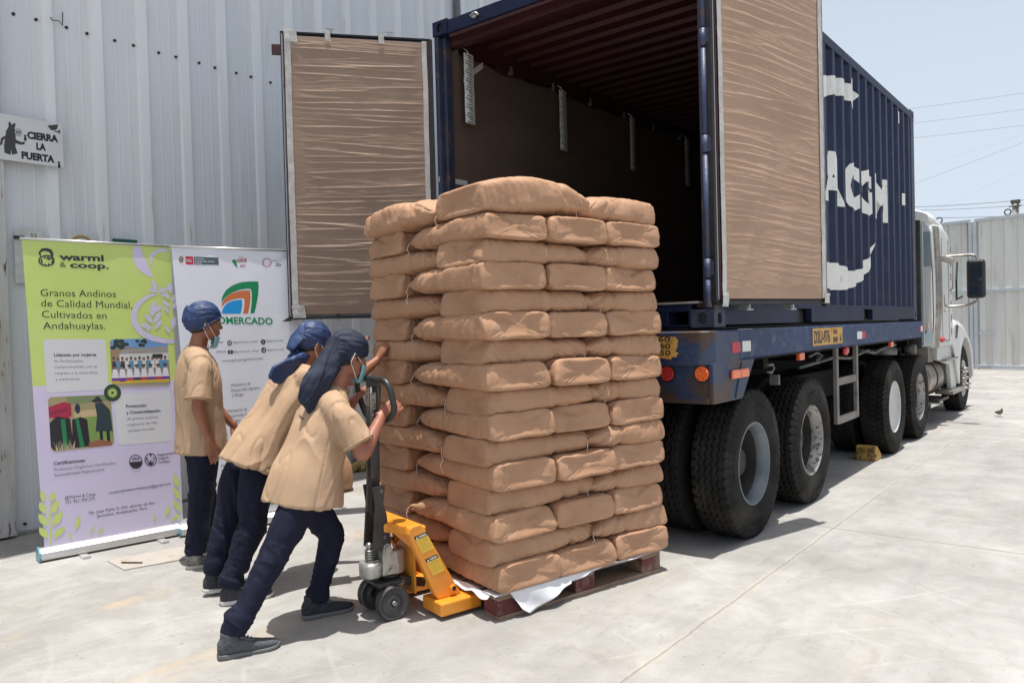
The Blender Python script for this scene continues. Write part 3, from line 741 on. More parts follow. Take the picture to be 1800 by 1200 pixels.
# hanging desiccant strips
M_strip = mat('desiccant_plastic', (.62, .62, .61), (.72, .72, .71), 8, .4, bump=.6, bscale=18)
dl = ['nearest desiccant strip with printed text hanging inside the container mouth', 'second desiccant strip from the mouth hanging over the brown lining',
      'third desiccant strip hanging deep in the container', 'farthest, dimmest desiccant strip deep in the container']
for i, y in enumerate((.29, 1.69, 3.07, 4.45)):
    t = thing('desiccant_strip', dl[i], 'desiccant strip', (-2.30, y, 3.95), group='desiccant strips hung along the container wall')
    yw = .062
    def fb(u_, v_, s_=1): return V((-2.30+s_*.012*math.sin(math.pi*min(max(u_, 0), 1))*(1+.4*noise.noise(V((v_*14, i, 1)))), y+(u_-.5)*2*yw+.006*noise.noise(V((v_*6, i, 2))), 3.865-v_*.59))
    mb = MB(); mb.grid(lambda a, b: fb(a, b), 8, 50); mb.grid(lambda a, b: fb(a, b, -1), 8, 50)
    o = mb.build('pouch', M_strip, t, fix=False)
    mb = MB(); mb.tube([(-2.30, y, 3.86), (-2.32, y+.005, 3.90), (-2.36, y, 3.93)], .005, 6); mb.build('hook', M_white, t)
    mb = MB(); zz = 3.845; kk = 0
    while zz > 3.30:
        for tx, dx, wd in (('Humidity', .0, .075), ('Pole ///', .028, .062), ('absorber', .01, .065)):
            text_on(mb, tx, None, None, None, wd, .014, .03, fn=lambda a, b, dx=dx, zz=zz: fb((a+dx+.012)/(2*yw), (3.865-zz-b+.10*a)/.59)+V((.0025, 0, 0)))
            zz -= .0245
        kk += 1
    mb.build('lettering', M_ink, t)

# ------------------------------------------------------------------ trailer
M_tb = mat('trailer_blue', (.011, .030, .092), (.018, .043, .12), 3, .5, spec=.3, c3=(.085, .10, .15), s3=14, con3=(.52, .70), bump=.35, bscale=40, bdist=.006)
M_tr = mat('trailer_blue_worn', (.012, .032, .092), (.035, .050, .09), 14, .5, c3=(.060, .034, .022), s3=3.4, con3=(.47, .58), bump=.5, bscale=45, bdist=.006)
M_frame = mat('chassis_grime', (.008, .0078, .0075), (.018, .0165, .015), 6, .8, spec=.15)
tr = thing('container_trailer', 'blue flatbed container trailer with rusty rear bumper and yellow plate', 'trailer', (-CW/2, 0, 0))
TX0, TX1 = -CW-.03, .03
mb = MB(); mb.box(-.03, TX1, .33, 6.23, 1.272, 1.466); mb.box(TX0, -CW+.03, .33, 6.23, 1.272, 1.466)
mb.box(-.10, TX1-.004, .33, 6.23, 1.264, 1.271); mb.each('side_rail', M_tb, tr, bevel=.008)
mb = MB(); r = .09; poly = [(TX0+.1, -.12)]+[(TX1-r+r*math.sin(t), -.12+r-r*math.cos(t)) for t in [i*math.pi/2/8 for i in range(9)]]+[(TX1+.002, .33), (TX0, .33), (TX0, 0)]
rg = [[V((x*(1)-(0 if 1 else 0), y, z)) for x, y in poly] for z in (1.245, 1.468)]
mb.loft(rg, True, False); mb.build('rear_beam', M_tr, tr, bevel=.014, seg=3)
mb = MB()
mb.prism([(-.085, 1.25), (-.085, 1.06), (-.10, 1.02), (-.10, 1.0), (.0, 1.0), (.0, 1.25)], (TX0+.1, 0, 0), (0, 1, 0), (0, 0, 1), TX1-TX0-.13, thick_dir=(1, 0, 0))
mb.prism([(-.10, 1.262), (.60, 1.262), (.37, 1.0), (-.10, 1.0)], (TX1-.03, 0, 0), (0, 1, 0), (0, 0, 1), .03, thick_dir=(1, 0, 0))
mb.prism([(-.10, 1.262), (.60, 1.262), (.37, 1.0), (-.10, 1.0)], (TX0, 0, 0), (0, 1, 0), (0, 0, 1), .03, thick_dir=(1, 0, 0))
mb.obox((TX1+.003, .30, 1.13), (0, .5, 1), (1, 0, 0), (0, 1, -.5), .13, .006, .008)
mb.build('light_panel', M_tr, tr, bevel=.006)
M_amb = mat('amber_lens', (.80, .10, .012), (.90, .20, .03), 60, .25, spec=.6, coat=.5)
M_redl = mat('red_lens', (.40, .01, .015), (.65, .02, .02), 60, .25, coat=.5)
def round_lamp(x, z, m):
    mb = MB(); mb.cyl((x, -.092, z), (x, -.078, z), .062, 28); o = mb.build('lamp_bezel', M_black, tr)
    mb = MB(); mb.cyl((x, -.100, z), (x, -.09, z), .048, 28)
    for ring_, cnt in ((0, 1), (.016, 7), (.030, 13), (.041, 18)):
        for j in range(cnt): a_ = 2*math.pi*j/cnt; mb.ball((x+ring_*math.cos(a_), -.101, z+ring_*math.sin(a_)), .0062, .005, .0062, n=8, m=6)
    mb.build('lens', m, o)
round_lamp(-.048, 1.195, M_amb); round_lamp(-.295, 1.192, M_redl); round_lamp(TX0+.08, 1.195, M_amb); round_lamp(TX0+.33, 1.192, M_redl)
mb = MB(); mb.box(TX1+.001, TX1+.022, .165, .30, 1.143, 1.203); mb.box(TX1+.001, TX1+.022, .305, .445, 1.143, 1.203); mb.each('side_marker', M_amb, tr, bevel=.012, seg=3)
for y, z in ((1.66, 1.225), (4.70, 1.225)):
    mb = MB(); mb.box(-.02, .012, y-.06, y+.06, z-.028, z+.03); mb.build('side_marker', M_amb, tr, bevel=.006)
mb = MB(); mb.ball((-.03, 3.02, 1.225), .03, .07, .05); mb.build('brake_coupling', M_redl, tr)
M_refr = mat('red_reflector', (.42, .01, .03), (.55, .02, .05), 90, .4); M_refw = mat('white_reflector', (.62, .63, .60), (.75, .75, .72), 60, .4)
mb = MB()
for y0, y1, z in ((.20, .335, 1.35), (3.37, 3.49, 1.36), (6.02, 6.10, 1.37)): mb.box(TX1+.0005, TX1+.004, y0, y1, z-.035, z+.035)
mb.each('reflector', M_refr, tr)
mb = MB()
for y0, y1, z in ((.375, .52, 1.352), (3.20, 3.365, 1.36), (6.105, 6.20, 1.375)): mb.box(TX1+.0005, TX1+.004, y0, y1, z-.036, z+.036)
mb.each('reflector', M_refw, tr)
M_yel = mat('plate_yellow', (.50, .27, .05), (.62, .36, .10), 6, .6, c3=(.30, .16, .07), s3=22, con3=(.56, .66))
mb = MB(); mb.box(TX1+.001, TX1+.005, 1.86, 2.36, 1.302, 1.448); mb.box(TX1+.001, TX1+.005, 2.37, 2.70, 1.302, 1.448); pl = mb.build('number_panel', M_yel, tr)
mb = MB()
for tx, y0, y1, z, cp in (('D2U-976', 1.89, 2.32, 1.325, .10), ('TARA', 2.41, 2.55, 1.392, .040), ('3800', 2.40, 2.55, 1.318, .045), ('6', 2.62, 2.67, 1.322, .055)):
    text_on(mb, tx, (TX1+.0065, y0, z), (0, 1, 0), (0, 0, 1), y1-y0, cp, .03)
mb.build('lettering', M_ink, pl)
# dimensions painted on a flaking yellow patch on the beam
random.seed(4)
mb = MB(); cx, cz = -.38, 1.365; pts = []
for i in range(48):
    th = 2*math.pi*i/48; rr = 1+.16*noise.noise(V((math.cos(th)*3, math.sin(th)*3, 8)))+.08*random.uniform(-1, 1)
    x = math.copysign(abs(math.cos(th))**.5, math.cos(th))*.185*rr; z = math.copysign(abs(math.sin(th))**.5, math.sin(th))*.075*rr
    pts.append(V((cx+x, -.1215, cz+z)))
mb.add(pts, [tuple(range(48))]); pt = mb.build('dimension_panel', M_yel, tr)
mb = MB()
for tx, z in (('L 6.60', 1.402), ('A 2.60', 1.356), ('H 2.50', 1.312)): text_on(mb, tx, (-.47, -.1228, z), (1, 0, 0), (.15, 0, 1), .215, .034, .012)
mb.build('lettering', M_ink, pt)
# chassis, axles
mb = MB()
for x in (-.72, -1.72): mb.box(x-.06, x+.06, -.05, 7.6, 1.02, 1.262)
for y in (.1, 1.2, 2.5, 3.8, 5.2, 6.1): mb.box(TX0+.12, -.12, y-.05, y+.05, 1.15, 1.262)
for y in (.60, 1.86, 4.76, 6.09): mb.cyl((-2.3, y, .52), (-.14, y, .52), .075, 14)
for y in (.60, 1.86): mb.box(-.80, -.64, y-.5, y+.5, .70, .80); mb.box(-1.80, -1.64, y-.5, y+.5, .70, .80)
mb.cyl((-.9, 2.6, .92), (-.9, 3.5, .92), .16, 16); mb.box(-1.9, -.45, 2.3, 4.2, .70, .98)
mb.box(-2.35, -.09, 0.20, 7.2, 1.235, 1.262); mb.box(-2.41, -.02, .02, 6.05, 1.469, 1.492); mb.box(-2.25, -.50, -.02, .0, .55, 1.1)  # includes a dark filler plate added under the container for the shaded gap
mb.build('chassis', M_frame, tr)
mb = MB()
mb.tube([(-.03, 1.0, 1.19), (-.03, 1.10, 1.19), (-.03, 1.13, 1.16), (-.03, 1.08, 1.13), (-.03, 1.0, 1.14)], .010, 6)
mb.tube([(-.04, 2.0, 1.21), (-.04, 2.2, 1.235), (-.04, 2.35, 1.20), (-.04, 2.2, 1.17)], .010, 6)
mb.box(-.12, -.05, 1.28, 1.31, 1.02, 1.10)
mb.tube([(-.2, 4.2, 1.18), (-.1, 4.4, 1.14), (-.15, 4.8, 1.16), (-.12, 5.4, 1.20)], .02, 8); mb.tube([(-.2, 2.2, 1.1), (-.1, 2.9, 1.16), (-.15, 3.6, 1.12), (-.12, 4.2, 1.18)], .015, 8)
mb.cyl((-.3, 5.0, 1.13), (-.05, 5.15, 1.13), .045, 12)
mb.each('hose', mat('grey_fitting', (.09, .088, .085), (.2, .19, .18), 9, .6), tr)
mb = MB()
for y in (2.66, 3.31): mb.box(-.035, .0, y-.03, y+.03, .56, 1.262)
for z in (.59, .945): mb.box(-.03, -.005, 2.69, 3.28, z-.035, z+.035)
mb.build('spare_frame', mat('raw_frame', (.16, .15, .14), (.22, .20, .18), 6, .6, c3=(.12, .07, .05), s3=8), tr, bevel=.003)

# ------------------------------------------------------------------ wheels
M_tyre = mat('tyre_rubber', (.011, .0105, .010), (.024, .0225, .0205), 5, .8, c3=(.048, .042, .034), s3=3, con3=(.52, .74), bump=.3, bscale=60, spec=.15)
def tyre_mesh(seed, drive=False, nseg=480):
    Ro, hw = .525, .135; mb = MB(); rings = []
    prof = [(-hw*.86, .285), (-hw*.95, .31), (-hw*1.04, .36), (-hw*1.06, .41), (-hw*1.0, .455), (-hw*.95, .475), (-hw*.93, .482), (-hw*.90, .505)]
    nt_ = 50; tread = [(-hw*.86+i*(2*hw*.86)/nt_, Ro-.004*((abs(i-nt_/2)/(nt_/2))**2)) for i in range(nt_+1)]
    full = prof+tread+[(-x, r) for x, r in prof[::-1]]
    def tri(a): a = a % 1; return abs(a*2-1)*2-1
    for k in range(nseg):
        th = 2*math.pi*k/nseg; a = k/nseg; ring_ = []
        for (x, r) in full:
            d = 0
            if r > .515:
                if drive:
                    if (abs(x) < .11 and ((a*54+abs(x)*9) % 1) < .22) or abs(abs(x)-.045-.006*tri(a*54)) < .0045 or ((a*54) % 1 < .25 and abs(x) > .085): d = .013
                else:
                    for x0 in (-.066, -.022, .022, .066):
                        if abs(x-x0-.0105*tri(a*50)) < .0052: d = .017
                    if abs(x) > .090 and (a*50+.15*(x > 0)) % 1 < .26: d = .018
            elif r > .47 and abs(x) > .1 and (a*50+.15*(x > 0)) % 1 < .26: d = .012
            elif .455 < r < .47: d = 0
            rr = r-d-.002*(.5-noise.noise(V((math.cos(th)*4, math.sin(th)*4, x*6+seed))))
            ring_.append(V((x, rr*math.cos(th), rr*math.sin(th))))
        rings.append(ring_)
    n = len(full); vs = [p for r_ in rings for p in r_]
    fs = [(k*n+j, k*n+j+1, ((k+1) % nseg)*n+j+1, ((k+1) % nseg)*n+j) for k in range(nseg) for j in range(n-1)]
    mb.add(vs, fs, True)
    # moulded sidewall ring and lettering blocks
    for xs_, s_ in ((hw*1.055, 1), (-hw*1.055, -1)):
        for a0 in (.15, .42, .67, .9):
            for j in range(9):
                th = 2*math.pi*(a0+j*.009); c = V((xs_, .41*math.cos(th), .41*math.sin(th)))
                mb.obox(c, (1, 0, 0), (0, -math.sin(th), math.cos(th)), (0, math.cos(th), math.sin(th)), .0025, .007, .012)
    return mb.mesh('tyre', [M_tyre], fix=True)
def lathe_x(mb, prof, n=40):
    rings = [[V((x, r*math.cos(2*math.pi*i/n), r*math.sin(2*math.pi*i/n))) for i in range(n)] for x, r in prof]
    return mb.loft(rings, False, True)
M_rimb = mat('rim_grey', (.11, .135, .15), (.19, .215, .235), 4, .45, .3, c3=(.17, .10, .06), s3=9, con3=(.6, .72))
M_rimr = mat('rim_rusty', (.26, .26, .25), (.40, .39, .38), 5, .5, .4, c3=(.12, .075, .05), s3=26, con3=(.52, .60), bump=.3)
M_rimw = mat('rim_white', (.50, .50, .48), (.58, .58, .56), 3, .5, c3=(.35, .33, .30), s3=6)
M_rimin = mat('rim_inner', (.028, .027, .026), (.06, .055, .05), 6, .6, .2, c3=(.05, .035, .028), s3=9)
def rim_mesh(kind):
    mb = MB()
    if kind == 'cover':
        lathe_x(mb, [(.118, .293), (.122, .283), (.108, .276), (.085, .268), (.072, .20), (.070, .10), (.070, .001)])
        m = M_rimw
    else:
        lathe_x(mb, [(.118, .296), (.124, .288), (.122, .280), (.106, .277), (.098, .262), (.035, .252)])
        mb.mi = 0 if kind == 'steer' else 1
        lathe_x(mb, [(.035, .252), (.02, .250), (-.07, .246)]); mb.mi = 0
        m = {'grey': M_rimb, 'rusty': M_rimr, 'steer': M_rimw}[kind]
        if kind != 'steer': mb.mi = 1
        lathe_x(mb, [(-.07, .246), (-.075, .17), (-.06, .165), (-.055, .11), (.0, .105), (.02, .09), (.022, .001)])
        for i in range(10):
            a = 2*math.pi*i/10; mb.cyl((-.075, .205*math.cos(a), .205*math.sin(a)), (-.045, .205*math.cos(a), .205*math.sin(a)), .016, 8)
        mb.mi = 0
    lathe_x(mb, [(-.118, .293), (-.122, .283), (-.108, .276), (-.09, .255), (-.085, .15), (-.085, .001)])
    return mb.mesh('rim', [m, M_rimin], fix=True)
ty_a, ty_b = tyre_mesh(1), tyre_mesh(5, True)
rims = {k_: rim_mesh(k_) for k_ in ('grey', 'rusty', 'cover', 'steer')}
def wheel(parent, x, y, tm, rk, flip=False, sc_=1.0, ph=0.0):
    o = bpy.data.objects.new('wheel', tm); 
    w_ = thing('wheel', None, None); bpy.data.objects.remove(w_)
    rim = bpy.data.objects.new('rim', rims[rk]); C.collection.objects.link(rim)
    o.name = 'wheel'; C.collection.objects.link(o)
    o.parent = parent; o.matrix_parent_inverse = Matrix.Translation(-V(parent.location))
    o.location = (x, y, .520*sc_); o.rotation_euler = (ph if not flip else ph, 0, math.pi if flip else 0); o.scale = (sc_,)*3
    rim.parent = o
    return o
for y, tm, rk in ((.60, ty_a, 'grey'), (1.86, ty_a, 'rusty')):
    wheel(tr, -.108, y, tm, rk, ph=.3*y); wheel(tr, -.455, y, tm, 'grey', ph=1.1); wheel(tr, -2.33, y, tm, 'grey', True); wheel(tr, -1.985, y, tm, 'grey', True, ph=.8)

# ------------------------------------------------------------------ truck
M_tw = mat('truck_white', (.58, .59, .57), (.66, .66, .64), 2, .4, c3=(.45, .44, .41), s3=5, con3=(.58, .75), stretch=(1, 1, .4))
M_fen = mat('fender_white', (.70, .70, .69), (.74, .74, .73), 2, .3, coat=.3)
M_chr = mat('worn_steel', (.28, .25, .22), (.42, .40, .37), 6, .38, .8, c3=(.25, .15, .09), s3=5)
M_glass = mat('green_glass', (.30, .42, .38), rough=.08, spec=.6)
tk = thing('truck_tractor', 'white long-nose truck tractor with big black door mirror ahead of the container', 'truck', (-CW/2, 6, 0))
TW0, TW1 = -2.44, .03
def cabring(y, top, bot=1.10, rx=.30, rz=.22, dx=0):
    cx = (TW0+TW1)/2; hw = (TW1-TW0)/2+dx; pts = []
    for i in range(9):
        t = math.pi/2*i/8; pts.append(V((cx+hw-rx+rx*math.cos(t), y, top-rz+rz*math.sin(t))))
    for i in range(9):
        t = math.pi/2+math.pi/2*i/8; pts.append(V((cx-hw+rx+rx*math.cos(t), y, top-rz+rz*math.sin(t))))
    pts += [V((cx-hw, y, bot)), V((cx+hw, y, bot))]; return pts
mb = MB(); mb.loft([cabring(6.85, 2.86), cabring(7.1, 2.92), cabring(7.7, 2.94), cabring(8.1, 2.86), cabring(8.35, 2.62), cabring(8.45, 2.45, dx=-.02), cabring(8.62, 1.55, dx=-.05)], True, False)
mb.build('cab_body', M_tw, tk, bevel=.02)
mb = MB(); mb.loft([cabring(6.8, 3.0, 2.80, .7, .15, -.02), cabring(7.2, 3.06, 2.80, .7, .2, -.02), cabring(7.9, 2.99, 2.78, .7, .2, -.03), cabring(8.3, 2.80, 2.60, .7, .15, -.05)], True, True); mb.build('cab_roof', M_fen, tk)
mb = MB(); mb.box(-1.9, -.5, 8.55, 8.72, 1.55, 2.30); mb.build('windscreen', M_glass, tk)
mb = MB(); mb.prism([(8.50, 1.78), (8.95, 1.84), (8.88, 2.25), (8.60, 2.32), (8.50, 2.05)], (.06, 0, 0), (0, 1, 0), (0, 0, 1), .012, thick_dir=(1, 0, 0)); mb.build('side_window', M_glass, tk)
mb = MB(); mb.prism([(8.46, 1.76), (8.98, 1.81), (8.97, 1.84), (8.50, 1.79), (8.50, 2.06), (8.60, 2.32), (8.57, 2.34), (8.46, 2.07)], (.055, 0, 0), (0, 1, 0), (0, 0, 1), .022, thick_dir=(1, 0, 0)); mb.build('window_seal', M_black, tk)
# rear fairings, exhaust
mb = MB(); mb.loft([[V((.03-.35*(j > 1), 6.78+(.06 if j in (1, 2) else 0)+sh, z)) for j in range(4)] for z, sh in ((1.12, .0), (1.5, .12), (2.0, .10), (2.65, 0))], True, False)
mb.box(-.30, .0, 6.45, 6.50, 1.15, 2.72); mb.build('side_fairing', mat('fairing_bluegrey', (.22, .27, .29), (.32, .37, .39), 3, .35, stretch=(1, 1, .5)), tk)
mb = MB()
vs = []
for i in range(13):
    z = 1.10+i*(2.74-1.10)/12; sh = .14*math.sin(math.pi*(i/12))-.12*(i < 3)*(3-i)/3
    vs += [V((.02, 6.98+sh, z)), V((.045, 7.14+sh, z))]
mb.add(vs, [(2*i, 2*i+1, 2*i+3, 2*i+2) for i in range(12)]); o = mb.build('fairing_edge', M_chr, tk); mo = o.modifiers.new('s', 'SOLIDIFY'); mo.thickness = .03
mb = MB(); mb.cyl((-.16, 6.40, 1.05), (-.16, 6.40, 2.78), .10, 20); mb.box(-.24, .0, 6.30, 6.34, 1.12, 2.76)
for z in (1.4, 1.8, 2.2, 2.6): mb.cyl((-.16, 6.40, z), (-.16, 6.40, z+.03), .108, 20)
mb.build('exhaust_stack', mat('soot', (.018, .016, .016), (.05, .045, .04), 9, .7, stretch=(1, 1, .5)), tk)
# door lines, grab handle, rivets
mb = MB()
for y in (7.55, 8.05): mb.box(.0305, .034, y, y+.012, 1.18, 2.62)
mb.box(.0305, .034, 7.56, 8.05, 1.17, 1.182)
mb.each('door_gap', M_dark, tk)
mb = MB(); mb.tube([(.033, 8.12, 2.34), (.075, 8.12, 2.32), (.075, 8.12, 1.92), (.033, 8.12, 1.90)], .009, 8); mb.tube([(.033, 7.70, 1.60), (.07, 7.70, 1.60), (.07, 7.85, 1.60), (.033, 7.85, 1.60)], .008, 8)
mb.each('grab_handle', M_chr, tk)
mb = MB()
for i, z in enumerate((1.3, 1.5, 1.7, 1.9, 2.1, 2.3, 2.5)): mb.obox((.0325, 8.24, z), (1, 0, 0), (0, 1, .2), (0, 0, 1), .0015, .022, .05)
text_on(mb, 'CARGO', (.033, 7.62, 1.82), (0, 1, 0), (0, 0, 1), .34, .05); text_on(mb, '25 TN', (.033, 7.66, 1.74), (0, 1, 0), (0, 0, 1), .26, .05)
mb2 = MB()
for i, z in enumerate((1.3, 1.5, 1.7, 1.9, 2.1, 2.3, 2.5)): mb2.obox((.0325, 8.24, z), (1, 0, 0), (0, 1, .2), (0, 0, 1), .0015, .022, .05)
mb2.each('decal', mat('faded_ink', (.10, .10, .11), rough=.6), tk)
mb = MB(); mb.ball((.05, 7.42, 1.20), .035, .075, .04); mb.build('side_marker', M_redl, tk)
mb = MB(); mb.box(-.02, .02, 6.62, 6.70, 1.36, 1.44); mb.build('side_marker', mat('amber_dull', (.55, .40, .28), rough=.4), tk)
# hood and fender
mb = MB(); rr = []
for y, ht, wx in ((8.55, 1.62, .55), (9.2, 1.58, .62), (9.9, 1.48, .72), (10.35, 1.25, .8), (10.5, .85, .85)):
    rr.append([V((x, y, z)) for x, z in ((-wx+.2, .75), (-wx+.18, ht-.25), (-wx-.05, ht-.05), (-1.2, ht), (-2.4+wx+.05, ht-.05), (-2.4+wx-.18, ht-.25), (-2.4+wx-.2, .75))])
mb.loft(rr, True, True); mb.build('hood', M_fen, tk, bevel=.02)
for X1, X0 in ((.02, -.45), (-2.43, -1.96)):
    mb = MB(); a_ = []
    for i in range(15):
        t = math.pi*(-.05+i/14*1.02); a_.append((9.60-.63*math.cos(t), .56+.62*math.sin(t)))
    outer = [(8.50, 1.12), (8.50, 1.44), (8.75, 1.50), (9.15, 1.47), (9.55, 1.40), (9.9, 1.27), (10.18, 1.05), (10.34, .75), (10.36, .5)]
    poly = outer+[(10.24, .5)]+[p for p in a_[::-1]]
    s_ = 1 if X1 > X0 else -1
    rg = []
    for fx, sh in ((X0, .0), (X1-s_*.14, .0), (X1-s_*.04, -.03), (X1, -.11)):
        rg.append([V((fx, y, z+(sh if k < 9 and z > .6 else 0))) for k, (y, z) in enumerate(poly)])
    mb.loft(rg, True, False); mb.build('fender', M_fen, tk, bevel=.015)
mb = MB(); mb.prism([(7.50, 1.09), (9.02, 1.09), (8.93, .40), (8.55, .42), (8.42, .80), (7.5, .92)], (-.09, 0, 0), (0, 1, 0), (0, 0, 1), .06, thick_dir=(1, 0, 0)); mb.build('side_skirt', M_tw, tk, bevel=.01)
mb = MB(); mb.cyl((-.33, 6.72, .655), (-.33, 8.22, .655), .285, 36); mb.build('fuel_tank', mat('tank_steel', (.12, .11, .10), (.34, .25, .18), 2.2, .30, .75, stretch=(1, 1.6, 1), c3=(.40, .38, .36), s3=3), tk, bevel=.02)
mb = MB()
for y in (7.55, 8.1): mb.cyl((-.33, y, .655), (-.33, y+.05, .655), .293, 36)
mb.box(-.35, -.02, 7.5, 8.25, .31, .345)
mb.build('tank_strap', M_dark, tk)
mb = MB(); mb.box(-.20, .04, 7.78, 8.75, .88, .905); mb.box(-.16, .08, 8.0, 9.0, .385, .43); mb.each('step', M_chr, tk, bevel=.004)
mb = MB(); mb.box(-.26, .01, 6.62, 6.98, .92, 1.13); mb.cyl((-.12, 5.95, 1.12), (.0, 5.95, 1.12), .06, 14)
mb.tube([(-.02, 8.62, 1.16), (.02, 8.66, 1.20), (.03, 8.72, 1.38)], .02, 8)
mb.each('bracket', mat('bracket_grey', (.10, .09, .08), (.17, .15, .13), 5, .6), tk)
mb = MB()
for x in (-.78, -1.66): mb.box(x-.05, x+.05, 4.0, 10.3, .72, 1.0)
mb.box(-2.3, -.15, 10.35, 10.65, .40, .75)
for y in (4.76, 6.09, 9.6): mb.cyl((-2.3, y, .52), (-.2, y, .52), .08, 14)
mb.build('chassis', M_frame, tk)
# mirrors
q = onx(1716, 490, .42); mb = MB(); mb.obox(q, (1, 0, 0), (0, 1, 0), (0, 0, 1), .115, .05, .27); mb.build('mirror_housing', mat('black_plastic', (.014, .014, .015), rough=.35), tk, bevel=.045, seg=4)
M_mir = mat('mirror_glass', (.30, .33, .34), rough=.05, metal=1)
mb = MB(); mb.box(q.x-.055, q.x+.075, q.y-.055, q.y-.051, q.z-.02, q.z+.18); mb.box(q.x-.07, q.x+.06, q.y-.055, q.y-.051, q.z-.22, q.z-.10); mb.each('mirror_glass', M_mir, tk)
mb = MB(); a0 = V((.0, q.y-.1, q.z+.32))
mb.tube([V((.0, q.y-.05, q.z+.33)), V((.25, q.y, q.z+.34)), V((.40, q.y, q.z+.33)), V((.44, q.y, q.z+.26))], .018, 10, sub=4)
mb.tube([V((.0, q.y-.05, q.z-.30)), V((.08, q.y-.02, q.z-.37)), V((.30, q.y, q.z-.36)), V((.42, q.y, q.z-.31)), V((.44, q.y, q.z-.25))], .018, 10, sub=4)
mb.cyl((.0, q.y-.05, q.z-.33), (.0, q.y-.05, q.z-.20), .04, 10)
mb.each('mirror_arm', M_chr, tk)
q2 = onx(1661, 455, .10); mb = MB(); mb.obox(q2, (.9, .3, -.35), (-.3, 1, 0), (.35, 0, .9), .12, .04, .045); mb.build('small_mirror', M_chr, tk, bevel=.03, seg=3)
for y, rk in ((4.76, 'cover'), (6.09, 'rusty')):
    wheel(tk, -.108, y, ty_b, rk, ph=y); wheel(tk, -.455, y, ty_b, 'grey', ph=1.1); wheel(tk, -2.33, y, ty_b, 'grey', True); wheel(tk, -1.985, y, ty_b, 'grey', True, ph=.8)
o = wheel(tk, -.15, 9.6, ty_a, 'steer'); wheel(tk, -2.25, 9.6, ty_a, 'steer', True)
mb = MB()
for i in range(10):
    a = 2*math.pi*i/10; mb.cyl((-.09, 9.6+.165*math.cos(a), .52+.165*math.sin(a)), (.06, 9.6+.165*math.cos(a), .52+.165*math.sin(a)), .016, 8)
mb.cyl((-.1, 9.6, .52), (-.0, 9.6, .52), .09, 16)
mb.each('wheel_nut', M_chr, tk)

# chock
ck = thing('wheel_chock', 'worn yellow wooden wheel chock under the tyre of the white-capped wheel', 'wheel chock', (-.13, 4.28, 0))
mb = MB(); mb.prism([(4.08, 0), (4.08, .155), (4.13, .165), (4.33, .04), (4.36, 0)], (-.235, 0, 0), (0, 1, 0), (0, 0, 1), .205, thick_dir=(1, 0, 0))
mb.build('block', mat('chock_yellow', (.38, .21, .04), (.50, .30, .07), 7, .7, c3=(.14, .09, .05), s3=12, con3=(.5, .6)), ck, bevel=.012)
mb = MB(); text_on(mb, 'D2U-980', (-.222, 4.0785, .085), (1, 0, 0), (0, 0, 1), .175, .045, .02); mb.build('lettering', M_ink, ck)

# pigeon on the concrete
bd = thing('pigeon', 'small brown pigeon standing on the sunny concrete right of the truck', 'bird', (.546, 8.854, 0), R(-50)); bd.scale = (.62, .62, .62)
mb = MB()
mb.tube([(-.16, 0, .085), (-.10, 0, .09), (-.04, 0, .10), (.03, 0, .115), (.07, 0, .135), (.085, 0, .165), (.092, 0, .19), (.115, 0, .192), (.135, 0, .186)],
        [(.018, .006), (.03, .02), (.048, .045), (.05, .05), (.038, .04), (.024, .026), (.024, .024), (.012, .012), (.003, .003)], 12, ref=(0, 1, 0), sub=3)
mb.tube([(.0, .02, .075), (.005, .02, .0)], .004, 6); mb.tube([(.0, -.02, .075), (.005, -.02, .0)], .004, 6)
mb.build('body', mat('dove_brown', (.14, .10, .075), (.22, .17, .13), 20, .8), bd, world=False)
mb = MB()
M_wing = mat('wing_brown', (.09, .065, .05), (.15, .11, .08), 30, .8)
for s_ in (1, -1):
    mb = MB(); mb.tube([(.04, s_*.045, .115), (-.05, s_*.05, .105), (-.15, s_*.02, .085)], [(.008, .02), (.008, .026), (.004, .006)], 8, ref=(0, 1, 0), sub=3); mb.build('wing', M_wing, bd, world=False)

# ------------------------------------------------------------------ pallet
M_pal = mat('pallet_wood', (.20, .13, .085), (.34, .24, .17), 3, .8, stretch=(6, .8, 6), c3=(.12, .075, .05), s3=9, con3=(.55, .7), bump=.5, bscale=25)
M_palred = mat('pallet_red', (.095, .020, .022), (.15, .035, .036), 5, .8, c3=(.20, .13, .09), s3=7, con3=(.47, .62), bump=.5, bscale=25)
pal = thing('pallet', 'worn wooden pallet with dark red block ends under the sack stack', 'pallet', P0)
def sbox(mb, s0, s1, w0, w1, z0, z1):
    c = S((s0+s1)/2, (w0+w1)/2, (z0+z1)/2); return mb.obox(c, A2, N2, (0, 0, 1), (s1-s0)/2, (w1-w0)/2, (z1-z0)/2)
PLs, PLw = 1.235, 1.18
mb = MB()
for s0, s1 in ((0, .15), (.545, .685), (1.075, PLs)):
    for w0, w1 in ((0, .13), (.52, .66), (1.04, PLw)): sbox(mb, s0, s1, w0+.003, w1, .0225, .101)
mb.each('block', M_palred, pal, bevel=.004)
mb = MB()
for w0, w1 in ((0, .13), (.52, .66), (1.04, PLw)): sbox(mb, .004, PLs-.004, w0, w1, .0, .0215)
mb.each('runner', M_pal, pal, bevel=.003)
mb = MB()
for s0, s1 in ((0, .15), (.545, .685), (1.075, PLs)): sbox(mb, s0+.002, s1-.002, .001, PLw, .1015, .118)
for i in range(7):
    w0 = i*(PLw-.12)/6; sbox(mb, .0, PLs, w0, w0+.12, .1185, .137)
mb.each('deck_board', M_pal, pal, bevel=.003)

